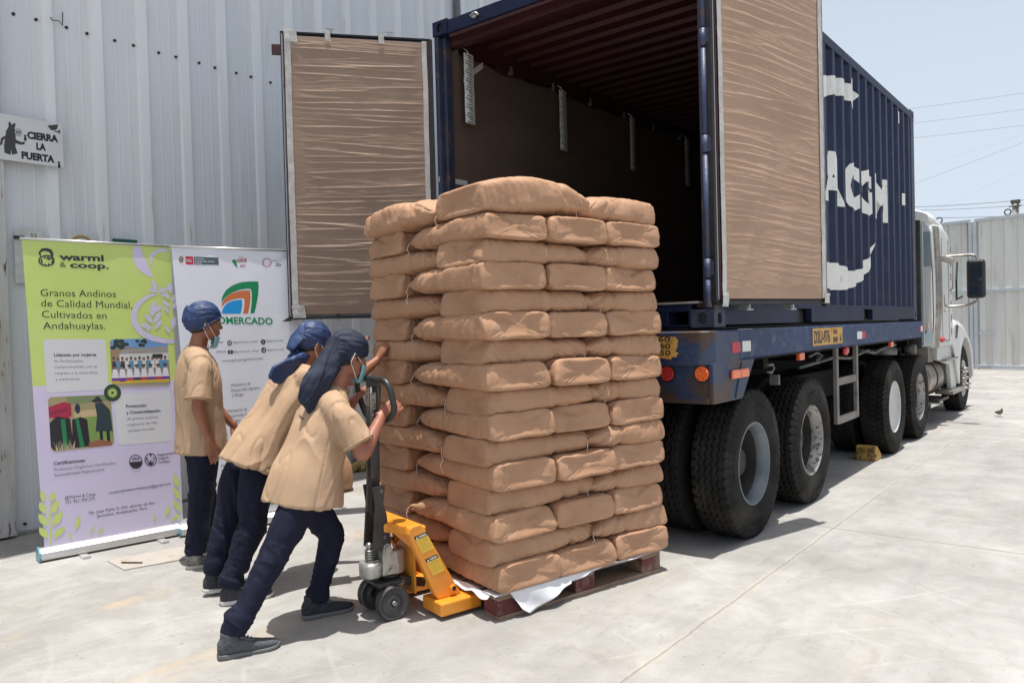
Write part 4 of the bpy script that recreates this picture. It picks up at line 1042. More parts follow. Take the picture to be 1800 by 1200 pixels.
M_sheet = mat('white_liner', (.62, .62, .66), (.70, .70, .73), 4, .35, bump=.3, bscale=20)
sh = thing('plastic_liner', 'crumpled white plastic liner spilling out between the pallet and the bottom sacks', 'plastic sheet', S(.4, 0, .14))
low = [(-.03, .135), (.07, .135), (.08, .10), (.11, .045), (.155, .012), (.24, .030), (.34, .060), (.42, .085), (.50, .10), (.60, .115), (.63, .13), (.74, .135), (1.0, .136), (1.25, .14)]
def shf(u, v):
    s = -.03+u*1.27
    for i in range(len(low)-1):
        if low[i][0] <= s <= low[i+1][0]+1e-6:
            t = (s-low[i][0])/(low[i+1][0]-low[i][0]); lz = low[i][1]*(1-t)+low[i+1][1]*t; break
    if v < .35: return S(s, .10-v/.35*.115, .1405)
    k = (v-.35)/.65
    z = .1405+(lz-.1405)*k; out = .018+.012*math.sin(s*17+z*30)*k+.025*k*k*(lz < .1)
    return S(s+.02*k*math.sin(s*9), -out, z)
mb = MB(); mb.grid(shf, 120, 20); o = mb.build('sheet', M_sheet, sh, fix=False)
m_ = o.modifiers.new('s', 'SOLIDIFY'); m_.thickness = .0015
mb = MB(); mb.grid(lambda u, v: S(-.02-.025*v-.006*math.sin(u*9), .03+u*.40, .1405-.022*v-.010*math.sin(u*14)*v), 20, 6); mb.build('sheet_corner', M_sheet, sh, fix=False)

# ------------------------------------------------------------------ sacks
M_sack = mat('sack_paper', (.385, .214, .123), (.44, .254, .153), 2.2, .66, bump=.5, bscale=30, bdist=.005, crumple=.5, cs=8, spec=.35, c3=(.34, .187, .107), s3=5, con3=(.5, .8))
M_string = mat('sack_string', (.72, .70, .66), rough=.8)
def rdg(p, sc, off, w_=4.0):
    q = noise.noise(V((p.x*sc+off, p.y*sc-off, p.z*sc+off*.5))); return max(0, 1-abs(q)*w_)**2
def sack_mesh(seed, L=.83, W=.43, H=.147, puff=0.0):
    """local: x from sewn flat block end (0) to the pinched tied end (L); z up; origin bottom centre of block end"""
    rnd = random.Random(seed); mb = MB(); rings = []; ns, n = 96, 72
    tip_w = rnd.uniform(.72, .92); ty = rnd.uniform(-.04, .04); tap = rnd.uniform(.70, .80); pinch = rnd.uniform(.55, .66)
    ox = rnd.uniform(0, 50)
    for i in range(ns+1):
        t = i/ns; x = L*t; k = max(0, (t-tap)/(1-tap))
        e = 6.5*(1-min(1, t*1.6))+3.1*min(1, t*1.6); e = e*(1-k)+2.2*k
        hh = H/2*(1-.66*k**2.4)*(1+.05*math.sin(math.pi*min(1, t/tap))); ww = W/2*(1-(1-tip_w)*k**1.3)
        # creases where the filling folds
        hh *= 1-.16*math.exp(-((t-pinch)/.018)**2)-.07*math.exp(-((t-.3)/.015)**2)*(seed % 2); ww *= 1-.03*math.exp(-((t-pinch)/.03)**2)
        if i < 4: q_ = (0, .965, .985, .995, 1)[i+1]; hh *= q_; ww *= .985+.015*i/3
        cz = H/2+puff*math.sin(math.pi*min(1, t*1.05))*.5-.012*k
        hh += puff*.5*math.sin(math.pi*min(1, t*1.05))
        ring_ = mb.ring((x, ty*k, cz), (0, ww, 0), (0, 0, hh), n, e)
        rings.append(ring_)
    def fx(p, t, c):
        o = p.copy(); d = (p-c); dn = d.normalized() if d.length > 1e-5 else d
        q = V((p.x*5.5+ox, p.y*5+seed, p.z*9)); a = noise.noise(q)*.0055
        a += .003*noise.noise(V((p.x*14+ox, p.y*12, p.z*20+seed)))
        cr = rdg(V((p.x*1.0, p.y*.7, p.z*.7+p.x*.8)), 7.0, ox+seed*3, 5.0); a -= cr*.012*(.40+1.2*max(0, t-.55)*2)
        cr = rdg(V((p.x*.8+p.z, p.y*.8, p.z*.3)), 15.0, ox+seed*7, 5.5); a -= cr*.008*(.45+1.3*max(0, t-.5)*2+.6*(t < .12))
        fc = noise.noise(V((p.x*9+ox, p.y*4+seed*3, p.z*10))); a += .006*max(0, fc-.15)*(.5+(t > .6))
        # gusset line at mid height on the flanks
        if abs(d.y) > abs(d.z)*1.5: a -= .004*math.exp(-((d.z+.012)/.006)**2)
        return o+dn*a
    zk = rnd.uniform(.38, .52)*H; sl0, sl1, sl2 = rnd.uniform(.008, .040), rnd.uniform(.03, .15), rnd.uniform(.03, .15)
    def slope(p, t):
        q = p.copy(); u = max(0, (p.z-zk)/(H-zk)); u = min(1, u)
        k = max(0, (t-tap)/(1-tap)); m_ = .55+.9*noise.noise(V((p.x*7+ox, seed, 0)))
        q.y *= 1-(sl1 if p.y > 0 else sl2)*m_*u*(1-k)
        if t < .16: q.x += (1-t/.16)*u*sl0*(.75+1.3*noise.noise(V((0, p.y*8+seed, ox))))
        return q
    out = []
    for i, r in enumerate(rings):
        c = V((r[0].x, 0, H/2)); out.append([slope(fx(p, i/ns, c), i/ns) for p in r])
    # block end: shrinking rings for a closed, slightly dished and creased face
    c0 = sum(out[0], V())/n; end = []
    for kf, dx in ((.90, -.004), (.70, .001), (.45, .006), (.2, .008), (.02, .008)):
        end.append([c0+(p-c0)*kf+V((dx+.006*noise.noise(V((p.y*12*kf+seed, p.z*16*kf, ox)))-.006*rdg(V((0, p.y*kf, p.z*kf*1.5)), 14, seed*5), 0, 0)) for p in out[0]])
    end = end[::-1]
    mb.loft(end+out, True, True)
    me = mb.mesh('sack', [M_sack], fix=True)
    st = MB(); sx, sy, sz = L-.004, ty, H/2-.012
    w2 = W/2*tip_w
    for kk in range(2):
        sg = 1 if kk else -1; ln = rnd.uniform(.07, .15); px_ = sx+.004; y0 = sy+sg*w2*.9
        pts = [V((px_-.015, y0-sg*.02, sz+.004)), V((px_+.004, y0, sz+.002)), V((px_+.012, y0+sg*.012, sz-.02))]
        for j in range(1, 6): pts.append(V((px_+.012+.006*math.sin(j*1.7+seed), y0+sg*(.014+.008*math.sin(j*2.1+kk)), sz-.02-ln*j/5)))
        st.tube(pts, .0019, 5, sub=2)
    st.tube([V((sx+.001, sy+w2*(-.9+1.8*j/14), sz+.003*(-1)**j)) for j in range(15)], .0019, 5)
    sm = st.mesh('string', [M_string])
    return me, sm
SV = [sack_mesh(11+i, W=.442) for i in range(9)]
SHORT = [sack_mesh(41+i, L=.60, W=.437) for i in range(3)]; SHT3 = sack_mesh(75, L=.60, W=.45, H=.15, puff=.02)
SP1 = sack_mesh(71, L=.84, W=.47, H=.15, puff=.055); SP2 = sack_mesh(72, L=.80, W=.45, H=.15, puff=.03); SP3 = sack_mesh(73, L=.82, W=.45, H=.15, puff=.025)
ordn = ['topmost', 'second', 'third', 'fourth', 'fifth', 'sixth', 'seventh', 'eighth']
rnd = random.Random(8)
NL, ZP, ZS = 16, .1315, .141
def sack(ms, s, w, z, dirn, label, group=None, tilt=0, yaw=0, scl=1.0, flip=1, sub=True):
    """dirn: unit vector (world) of the sack's length axis from block end to tied end"""
    o = bpy.data.objects.new('sack', ms[0]); C.collection.objects.link(o)
    p = S(s, w, z); ang = math.atan2(dirn.y, dirn.x)+yaw
    o.location = p; o.rotation_euler = (rnd.uniform(-.012, .012), tilt, ang); o.scale = (scl, flip*rnd.uniform(.985, 1.015), rnd.uniform(.97, 1.03))
    setp(o, label, 'sack', group)
    if sub:
        g_ = bpy.data.objects.new('string', ms[1]); C.collection.objects.link(g_); g_.parent = o
    return o
FWD, LFT = A2, -N2
HID = 'brown paper sack on the hidden rear side of the stack, facing the truck'
for L_ in range(NL):
    z = ZS+(NL-1-L_)*ZP                      # L_ = 0 is the topmost layer
    nm = (ordn[L_]+' layer from the top' if L_ < 8 else ('bottom layer' if L_ == 15 else ordn[15-L_].replace('topmost', 'first')+' layer from the bottom'))
    nm = nm.replace('topmost layer from the top', 'top layer')
    j = lambda a=.018: rnd.uniform(-a, a)
    v = lambda: SV[rnd.randrange(len(SV))]
    fl = 1 if rnd.random() < .5 else -1
    lean = -.03*(1-L_/15)                       # stack leans a little towards the jack higher up
    if L_ % 2 == 0:
        top = L_ == 0
        sack(SP1 if top else v(), lean-.02+j(), .225+j(), z+(.005 if top else 0), FWD, 'corner sack of the %s, long side on the right face' % nm, yaw=j(.02), flip=fl, tilt=-.03 if top else j(.008))
        sack(SHT3 if top else SHORT[(L_//2) % 3], lean+1.295+j(.008), .215+j(), z, -FWD, 'sack at the far right end of the %s' % nm, yaw=j(.02), flip=-fl, tilt=j(.008))
        sack(SP2 if top else v(), lean+.20+j(), 1.29+j(), z, -LFT, 'sack lying along the left face in the %s' % nm, yaw=j(.02), flip=fl, tilt=j(.006))
        sack(v(), lean+1.06+j(), .47+j(), z, LFT, HID, group='hidden rear sacks', yaw=j(.02), sub=False)
    else:
        sack(v(), lean+.19+j(), -.025+j(.01), z, LFT, 'corner sack of the %s, long side on the left face' % nm, yaw=j(.02), flip=fl, tilt=j(.008))
        sack(v(), lean+.635+j(), -.02+j(), z, LFT, 'middle of three square-ended sacks in the %s' % nm, yaw=j(.02), flip=-fl, tilt=j(.008))
        sack(v(), lean+1.07+j(), -.015+j(), z, LFT, 'rightmost of three square-ended sacks in the %s' % nm, yaw=j(.02), flip=fl, tilt=j(.008))
        sack(SHORT[L_ % 2], lean-.01+j(), 1.07+j(), z, FWD, 'square-ended sack at the left edge of the %s' % nm, yaw=j(.02), flip=fl)
        sack(SHORT[(L_+1) % 2], lean+.66+j(), 1.07+j(), z, FWD, HID, group='hidden rear sacks', yaw=j(.02), sub=False)

# loose sack standing behind the workers
lo = thing('paper_bag', 'brown paper bag standing on the concrete behind the workers, half hidden', 'bag', (-3.73, -.09, 0))
mb = MB(); c = V((-3.90, -.085, .03)); rg = []
for z, a_, b_ in ((.03, .21, .14), (.10, .225, .15), (.25, .21, .14), (.36, .16, .09), (.42, .12, .03), (.46, .10, .012)):
    rg.append(mb.ring((-3.90, -.085, z), A2*a_, N2*b_, 28, 4))
mb.loft(rg, True, True); me = mb.mesh('bag', [M_sack]); displace(me, lambda p, n: float(.008*nz(p, 9)-.006*rdg(p, 11, 2))); link('bag', me, lo)
mb = MB(); mb.obox((-3.90, -.085, .015), A2, N2, (0, 0, 1), .2, .12, .014); mb.build('board', M_pal, lo)

# ------------------------------------------------------------------ pallet jack
M_or = mat('jack_orange', (.72, .25, .018), (.80, .31, .03), 4, .38, c3=(.45, .18, .03), s3=12, con3=(.62, .72), coat=.2, bump=.05)
M_jblk = mat('jack_black', (.020, .020, .021), (.035, .034, .033), 9, .42, c3=(.16, .16, .16), s3=28, con3=(.64, .68))
M_cast = mat('cast_silver', (.38, .38, .35), (.50, .50, .47), 12, .38, .55, c3=(.16, .15, .13), s3=9, con3=(.54, .66), bump=.4, bscale=35)
M_whl = mat('jack_wheel', (.035, .035, .036), (.07, .07, .07), 8, .5)
jk = thing('pallet_jack', 'orange hand pallet jack with black handle pushed under the pallet', 'pallet jack', S(-.4, .5, 0))
W0 = .50
def sp(s, w, z): return S(s, w, z)
def fork(w):    # fork runs under the sacks inside the pallet
    mb = MB()
    sbox(mb, .032, 1.10, w-.08, w+.08, .066, .074); sbox(mb, .032, 1.10, w-.08, w-.072, .045, .066); sbox(mb, .032, 1.10, w+.072, w+.08, .045, .066)
    return mb.build('fork', M_or, jk, bevel=.003)
fork(W0-.215); fork(W0+.215)
# front toe box
for sg_ in (-1, 1):
    mb = MB(); wc = W0+sg_*.215; sbox(mb, -.228, .03, wc-.097, wc+.097, .022, .094); mb.build('fork_heel', M_or, jk, bevel=.010, seg=3)
# sloping side plates (near and far) meeting in a hood on top of the ram
def plate(w, name='side_plate'):
    mb = MB(); mb.prism([(-.372, .468), (-.364, .498), (-.345, .508), (-.300, .512), (-.284, .500), (-.058, .094), (-.20, .094), (-.224, .125)], P0-N2*(w+.0), A2, (0, 0, 1), .045, thick_dir=-N2)
    return mb.build(name, M_or, jk, bevel=.008, seg=3)
pA = plate(.255); pB = plate(.70)
mb = MB()
rg = [[sp(s, W0+e*hw, z) for e, z in ((-1, .448), (-1, .50), (1, .50), (1, .448))] for s, hw in ((-.425, .050), (-.40, .070), (-.345, .19), (-.300, .243), (-.262, .243))]
mb.loft(rg, True, False); mb.build('hood', M_or, jk, bevel=.012, seg=3)
mb = MB()
for sgn in (-1, 1):
    a_, b_, c_ = sp(-.36, W0+sgn*.05, .44), sp(-.255, W0+sgn*.13, .45), sp(-.255, W0+sgn*.10, .33)
    n_ = N2*.005; mb.add([a_+n_, b_+n_, c_+n_, a_-n_, b_-n_, c_-n_], [(0, 1, 2), (5, 4, 3), (0, 3, 4, 1), (1, 4, 5, 2), (2, 5, 3, 0)])
mb.each('gusset', M_or, jk)
mb = MB(); sbox(mb, -.262, -.250, W0-.10, W0+.10, .10, .45); sbox(mb, -.25, -.20, W0-.2, W0+.2, .30, .37); sbox(mb, -.20, -.15, W0-.2, W0+.2, .19, .26); mb.build('back_plate', M_or, jk, bevel=.004)
mb = MB(); p = sp(-.112, .255, .137); mb.cyl(p-N2*.004, p+N2*.014, .020, 20); mb.build('pivot_bush', M_or, pA, bevel=.002)
mb = MB(); p = sp(-.112, .241, .137); mb.cyl(p-N2*.004, p+N2*.0006, .0125, 16); mb.build('pivot_hole', M_black, pA)
# warning stickers on the near sloping plate
def LP(s_, z_, off=.0012): return S(s_, .255-off, z_)
DU, DD = (.074, .014), (.445, -.895)          # along a label, down the plate
def lq(s_, z_, a, b, off=.0012): return LP(s_+DU[0]*a+DD[0]*b, z_+DU[1]*a+DD[1]*b, off)
mb = MB(); my = MB(); mt = MB(); mg = MB()
for s_, z_ in ((-.341, .452), (-.279, .323)):
    mb.add([lq(s_, z_, 0, 0), lq(s_, z_, 1, 0), lq(s_, z_, 1, .021), lq(s_, z_, 0, .021)], [(0, 1, 2, 3)])
    my.add([lq(s_, z_, 0, .021), lq(s_, z_, 1, .021), lq(s_, z_, 1, .105), lq(s_, z_, 0, .105)], [(0, 1, 2, 3)])
    text_on(mt, 'WARNING', None, None, None, 1, 1, .04, fn=lambda a, b, s_=s_, z_=z_: lq(s_, z_, .32+.60*a, .016-.011*b, .0022))
    mt.add([lq(s_, z_, .08, .018, .0022), lq(s_, z_, .26, .018, .0022), lq(s_, z_, .17, .004, .0022)], [(0, 1, 2)])
    for k_ in range(8):
        tx = ['lea el manual antes de usar', 'no exceder la carga nominal', 'no subir personas', 'mantenga los pies alejados', 'revise ruedas y frenos', 'uso en piso plano y firme', 'no dejar carga elevada', 'operador autorizado'][k_]
        text_on(mg, tx, None, None, None, 1, 1, 0, fn=lambda a, b, s_=s_, z_=z_, k_=k_: lq(s_, z_, .08+(.80 if k_ % 4 != 3 else .5)*a, .032+k_*.0088-.0045*b, .0022))
lab = mb.build('warning_label', mat('label_black', (.02, .02, .02), rough=.4), pA)
my.build('warning_label', mat('label_yellow', (.80, .52, .06), rough=.4), pA)
mt.build('lettering', mat('label_white', (.8, .8, .75), rough=.5), lab); mg.build('lettering', mat('label_ink', (.25, .16, .03), rough=.5), lab)
# ram, pump
mb = MB(); mb.cyl(sp(-.345, W0, .30), sp(-.345, W0, .395), .032, 24); mb.cyl(sp(-.345, W0, .395), sp(-.345, W0, .455), .022, 20); mb.build('ram', mat('chrome', (.7, .7, .7), rough=.12, metal=1), jk)
mb = MB(); prof = [(.215, .060), (.222, .070), (.33, .072), (.345, .064), (.35, .03)]
mb.loft([mb.ring(sp(-.345, W0, z), A2*r, N2*r, 28) for z, r in prof], True, True)
mb.loft([mb.ring(sp(-.470, W0, z), A2*r, N2*r*1.25, 24, 3) for z, r in ((.215, .044), (.222, .052), (.285, .054), (.297, .046))], True, True)
sbox(mb, -.46, -.35, W0-.055, W0+.055, .222, .28)
for wv in (-.062, .062):
    mb.prism([(-.435, .225), (-.345, .225), (-.365, .33), (-.385, .385), (-.40, .395), (-.42, .385), (-.43, .33)], P0-N2*(W0+wv-.009), A2, (0, 0, 1), .018, thick_dir=-N2)
mb.build('pump_body', M_cast, jk, bevel=.006)
mb = MB(); mb.cyl(sp(-.475, W0, .295), sp(-.475, W0, .37), .013, 14)
for k_ in range(5): mb.tube([sp(-.475+.022*math.cos(t), W0+.022*math.sin(t), .305+k_*.013) for t in [i*math.pi/6 for i in range(12)]], .0045, 6, closed=True)
mb.ball(sp(-.475, W0, .382), .020, .020, .018)
for wv in (-.075, .075): mb.cyl(sp(-.402, W0+wv, .365), sp(-.402, W0+wv*1.12, .365), .018, 14); mb.cyl(sp(-.385, W0+wv, .25), sp(-.385, W0+wv*1.1, .25), .011, 12)
mb.build('spring', mat('dull_steel', (.30, .30, .28), (.42, .42, .4), 20, .35, .8), jk)
# handle fork and pole
mb = MB()
for wv in (-.052, .052):
    mb.prism([(-.482, .37), (-.375, .36), (-.395, .55), (-.412, .60), (-.40, .70), (-.475, .70), (-.462, .60), (-.47, .50)], P0-N2*(W0+wv-.006), A2, (0, 0, 1), .012, thick_dir=-N2)
mb.build('handle_yoke', M_jblk, jk, bevel=.003)
mb = MB(); c0, c1 = sp(-.445, W0, .56), sp(-.428, W0, 1.225)
t_ = (c1-c0).normalized(); mb.loft([mb.ring(c0, A2*.031, N2*.030, 20, 5), mb.ring(c1, A2*.029, N2*.028, 20, 5)], True, True); mb.build('handle_pole', M_jblk, jk)
mb = MB(); mb.obox(sp(-.4605, W0-.0, 1.17), A2, N2, (0, 0, 1), .0012, .018, .045); mb.obox(sp(-.44, W0-.0305, 1.15), N2, A2, (0, 0, 1), .0012, .014, .045); mb.build('handle_sticker', mat('sticker_grey', (.45, .42, .33), (.12, .1, .09), 60, .5), jk)
mb = MB(); zt = 1.262; wl0, wl1 = W0+.175, W0-.185
pts = [sp(-.43, wl0, zt-.005), sp(-.43, W0+.06, zt+.006), sp(-.43, W0-.10, zt+.004), sp(-.428, wl1+.035, zt-.004), sp(-.42, wl1+.004, zt-.04), sp(-.408, wl1, zt-.10), sp(-.40, wl1+.004, zt-.15), sp(-.405, wl1+.05, zt-.20), sp(-.42, W0-.04, zt-.225)]
mb.tube(pts, .0165, 14, sub=5); 
mb.tube([sp(-.43, wl0, zt-.005), sp(-.425, wl0+.014, zt-.05), sp(-.412, wl0+.006, zt-.12), sp(-.41, wl0-.05, zt-.19), sp(-.42, W0+.04, zt-.225)], .0165, 14, sub=5)
mb.build('handle_loop', mat('grip_rubber', (.022, .028, .026), (.035, .04, .038), 20, .38), jk)
mb = MB(); mb.tube([sp(-.40, W0-.012, zt-.01), sp(-.39, W0-.012, zt-.05), sp(-.405, W0-.014, zt-.16), sp(-.41, W0-.012, zt-.24)], .006, 8, sub=3); sbox(mb, -.455, -.40, W0-.022, W0+.022, 1.22, 1.262); mb.build('release_lever', M_jblk, jk)
# steering wheels, axle
mb = MB(); sbox(mb, -.475, -.33, W0-.10, W0+.075, .175, .197); sbox(mb, -.42, -.38, W0-.05, W0+.05, .09, .18); mb.cyl(sp(-.402, W0-.12, .090), sp(-.402, W0+.12, .090), .016, 12)
mb.cyl(sp(-.36, W0, .197), sp(-.36, W0, .216), .06, 24)
mb.build('steering_fork', M_jblk, jk, bevel=.004)
mb = MB()
for wv in (-.055, .055):
    mb.obox((sp(-.335, W0+wv, .185)+sp(-.175, W0+wv, .135))/2, (sp(-.175, W0+wv, .125)-sp(-.335, W0+wv, .175)), N2, (sp(-.175, W0+wv, .125)-sp(-.335, W0+wv, .175)).cross(N2), .085, .012, .024)
mb.build('link_arm', M_jblk, jk, bevel=.005)
mb = MB(); mb.cyl(sp(-.325, W0-.072, .172), sp(-.325, W0+.072, .172), .014, 12); mb.build('link_pin', M_cast, jk)
for wv in (-.105, .105):
    mb = MB(); rg = []
    for dw, r in ((-.026, .078), (-.026, .085), (-.021, .090), (.021, .090), (.026, .085), (.026, .078)): rg.append(mb.ring(sp(-.402, W0+wv+dw, .090), A2*r, V((0, 0, r)), 48))
    mb.loft(rg, False, True)
    for sg_ in (-1, 1):
        pr = [(.026, .078), (.018, .074), (.016, .045), (.024, .040), (.024, .022), (.016, .018), (.016, .001)]
        mb.loft([mb.ring(sp(-.402, W0+wv+sg_*d, .090), A2*r, V((0, 0, r)), 48) for d, r in pr], False, True)
    wo = mb.build('wheel', M_whl, jk, dedupe=True)
    mb = MB(); p = sp(-.402, W0+wv-.032, .090); mb.cyl(p, sp(-.402, W0+wv+.032, .090), .0125, 18); mb.build('hub_cap', M_cast, wo)

# ------------------------------------------------------------------ roll-up banners
class Banner:
    def __init__(s, px, base, lean, amp, seed):
        """px: photo corners TL TR BR BL of the cloth; base: two ground points of the foot bar"""
        b0, b1 = V((*base[0], 0)), V((*base[1], 0)); s.b0, s.b1 = b0, b1
        s.dir = (b1-b0).normalized(); s.n = V((s.dir.y, -s.dir.x, 0))
        if s.n.dot(CAMPOS-b0) < 0: s.n = -s.n
        def hit(q, off): d = ray(*q); return CAMPOS+d*((b0-s.n*off-CAMPOS).dot(s.n)/d.dot(s.n))
        s.c = [hit(px[0], lean), hit(px[1], lean), hit(px[2], 0), hit(px[3], 0)]
        A = []; B = []
        for (x, y), (u, v) in zip(px, ((0, 0), (1, 0), (1, 1), (0, 1))):
            A += [[x, y, 1, 0, 0, 0, -u*x, -u*y], [0, 0, 0, x, y, 1, -v*x, -v*y]]; B += [u, v]
        s.h = np.linalg.solve(np.array(A, float), np.array(B, float)); s.amp, s.seed = amp, seed
        s.W = (s.c[1]-s.c[0]).length; s.H = (s.c[3]-s.c[0]).length
        s.pn = ((s.c[1]-s.c[0]).cross(s.c[3]-s.c[0])).normalized()
        if s.pn.dot(CAMPOS-s.c[0]) < 0: s.pn = -s.pn
    def uv(s, x, y):
        h = s.h; d = h[6]*x+h[7]*y+1; return (h[0]*x+h[1]*y+h[2])/d, (h[3]*x+h[4]*y+h[5])/d
    def Q(s, u, v, off=0):
        c = s.c; p = (c[0]*(1-u)+c[1]*u)*(1-v)+(c[3]*(1-u)+c[2]*u)*v
        wv = s.amp*(math.sin(u*9+v*2+s.seed)+.6*math.sin(u*17-v*5+s.seed))*.5*math.sin(math.pi*min(1, v*1.1))
        wv += s.amp*1.2*noise.noise(V((u*5, v*2.5, s.seed)))
        return p+s.pn*(wv+off)
    def text(s, mb, body, x0, y0, x1, y1, cap, bold=.0, off=.0012):
        u0, v0 = s.uv(x0, y0); u1, v1 = s.uv(x1, y1); _, vt = s.uv(x0, y0-cap); dv = v0-vt
        text_on(mb, body, None, None, None, 1.0, 1.0, bold, fn=lambda a, b: s.Q(u0+(u1-u0)*a, v0+(v1-v0)*a-dv*b, off))
    def poly(s, mb, pts, off=.0008, close=None):
        uv = [s.uv(x, y) for x, y in pts]; us = [q[0] for q in uv]; vs = [q[1] for q in uv]
        if max(us)-min(us) < .05 and max(vs)-min(vs) < .03:
            mb.add([s.Q(u, v, off) for u, v in uv], [tuple(range(len(uv)))]); return
        me = bpy.data.meshes.new('q'); me.from_pydata([(u, v, 0) for u, v in uv], [], [tuple(range(len(uv)))]); bm = bmesh.new(); bm.from_mesh(me); bpy.data.meshes.remove(me)
        for k in range(1, 40):
            if min(us) < k/40 < max(us): bmesh.ops.bisect_plane(bm, geom=bm.verts[:]+bm.edges[:]+bm.faces[:], dist=1e-6, plane_co=(k/40, 0, 0), plane_no=(1, 0, 0))
        for k in range(1, 60):
            if min(vs) < k/60 < max(vs): bmesh.ops.bisect_plane(bm, geom=bm.verts[:]+bm.edges[:]+bm.faces[:], dist=1e-6, plane_co=(0, k/60, 0), plane_no=(0, 1, 0))
        bm.verts.ensure_lookup_table(); bm.verts.index_update()
        mb.add([s.Q(v.co.x, v.co.y, off) for v in bm.verts], [tuple(v.index for v in f.verts) for f in bm.faces]); bm.free()
    def strip(s, mb, pts, wd, off=.001):
        out = []
        n = len(pts)
        for i, (x, y) in enumerate(pts):
            a = pts[max(i-1, 0)]; b = pts[min(i+1, n-1)]; dx, dy = b[0]-a[0], b[1]-a[1]; l = math.hypot(dx, dy) or 1
            w_ = wd(i/(n-1)) if callable(wd) else wd
            out += [s.Q(*s.uv(x-dy/l*w_/2, y+dx/l*w_/2), off), s.Q(*s.uv(x+dy/l*w_/2, y-dx/l*w_/2), off)]
        mb.add(out, [(2*i, 2*i+1, 2*i+3, 2*i+2) for i in range(n-1)])
    def disc(s, mb, x, y, rx, ry=None, off=.001, n=24, rot=0):
        ry = ry or rx; c_, s_ = math.cos(rot), math.sin(rot)
        s.poly(mb, [(x+rx*math.cos(t)*c_-ry*math.sin(t)*s_, y+rx*math.cos(t)*s_+ry*math.sin(t)*c_) for t in [2*math.pi*i/n for i in range(n)]], off)
    def ring(s, mb, x, y, r, wd, off=.001, a0=0, a1=360, ry=None):
        ry = ry or r; n = 32
        s.strip(mb, [(x+r*math.cos(R(a0+(a1-a0)*i/n)), y+ry*math.sin(R(a0+(a1-a0)*i/n))) for i in range(n+1)], wd, off)
    def leaf(s, mb, x, y, ln, wd, ang, off=.001):
        c_, s_ = math.cos(R(ang)), math.sin(R(ang)); pts = []
        for i in range(9): t = i/8; pts.append((t*ln, wd/2*math.sin(math.pi*t)**.8))
        for i in range(7, 0, -1): t = i/8; pts.append((t*ln, -wd/2*math.sin(math.pi*t)**.8))
        s.poly(mb, [(x+a*c_-b*s_, y+a*s_+b*c_) for a, b in pts], off)
    def rrect(s, mb, c, r, off=.0006):
        """rounded quadrilateral through px corners"""
        pts = []
        for i in range(4):
            p, a, b = V((*c[i], 0)), V((*c[i-1], 0)), V((*c[(i+1) % 4], 0)); u = (a-p).normalized()*r; v = (b-p).normalized()*r
            for k in range(6):
                t = k/5; q = (p+u)*(1-t)**2+p*2*t*(1-t)+(p+v)*t*t; pts.append((q.x, q.y))
        s.poly(mb, pts, off)
def pm(name, c, rough=.55): return mat(name, c, rough=rough)
M_lime, M_lav, M_bwhite = mat('print_lime', (.55, .67, .18), (.60, .71, .22), 1.5, .45, bump=.12, bscale=9), mat('print_lavender', (.62, .56, .74), (.66, .60, .77), 1.5, .45, bump=.12, bscale=9), mat('print_white', (.74, .75, .82), (.79, .80, .86), 1.5, .45, bump=.12, bscale=9)
M_pink = pm('print_dark', (.030, .032, .038)); M_pgreen = pm('print_dark_green', (.020, .06, .028)); M_alu = mat('brushed_aluminium', (.55, .54, .52), (.66, .65, .63), 3, .35, .6, stretch=(1, 1, 12))
M_card = pm('print_card', (.66, .66, .68)); M_gray = pm('print_grey', (.16, .155, .18))

# ---- green and lavender banner
b1 = Banner([(38, 419), (300, 433), (322, 925), (78, 962)], [(-3.775, -2.60), (-3.625, -1.68)], .04, .0045, 1.0)
bn = thing('rollup_banner', 'lime and lavender roll-up banner reading warmi & coop. beside the wall door', 'banner', b1.b0)
vb = b1.uv(60, 686)[1]; vb2 = b1.uv(310, 668)[1]
mb = MB(); mb.grid(lambda a, b: b1.Q(a, b*vb), 40, 40); mb.mi = 1; mb.grid(lambda a, b: b1.Q(a, vb+b*(1.012-vb)), 40, 40)
cloth = mb.build('cloth', [M_lime, M_lav], bn, fix=False)
def bframe(b, parent, w_over=.0, endmat=None):
    mb = MB(); mb.tube([b.c[0]-b.dir*.012, b.c[1]+b.dir*.012], .009, 12); mb.build('top_rail', M_alu, parent)
    B0, B1 = b.b0-b.dir*.03, b.b1+b.dir*.03
    mb = MB(); rg = []
    for q in (B0, B1):
        rg.append([q+b.n*x+V((0, 0, z)) for x, z in ((.055, .012), (.060, .030), (.050, .062), (.020, .088), (-.020, .092), (-.055, .070), (-.06, .012))])
    mb.loft(rg, True, False); mb.build('base', M_alu, parent, bevel=.004)
    mb = MB()
    for q, s_ in ((B0, -1), (B1, 1)):
        mb.prism([(.058, .006), (.064, .03), (.054, .066), (.022, .094), (-.022, .098), (-.06, .075), (-.064, .006)], q if s_ > 0 else q-b.dir*.012, b.n, (0, 0, 1), .012, thick_dir=b.dir)
    mb.each('end_cap', endmat or pm('cap_teal', (.10, .30, .36), .3), parent, bevel=.003)
    for t in (.24, .80):
        c = b.b0.lerp(b.b1, t); mb = MB()
        mb.obox(c+b.n*.06+V((0, 0, .006)), b.n, b.dir, (0, 0, 1), .12, .026, .0035); mb.obox(c+b.n*.175+V((0, 0, .010)), b.n, b.dir, (0, 0, 1), .006, .022, .008)
        mb.build('foot', M_alu, parent, bevel=.002)
    mb = MB(); c = b.b0.lerp(b.b1, .5)-b.n*.03; mb.tube([c+V((0, 0, .05)), (b.c[0]+b.c[1])/2-b.n*.02], .010, 8); mb.build('pole', M_alu, parent)
bframe(b1, bn)
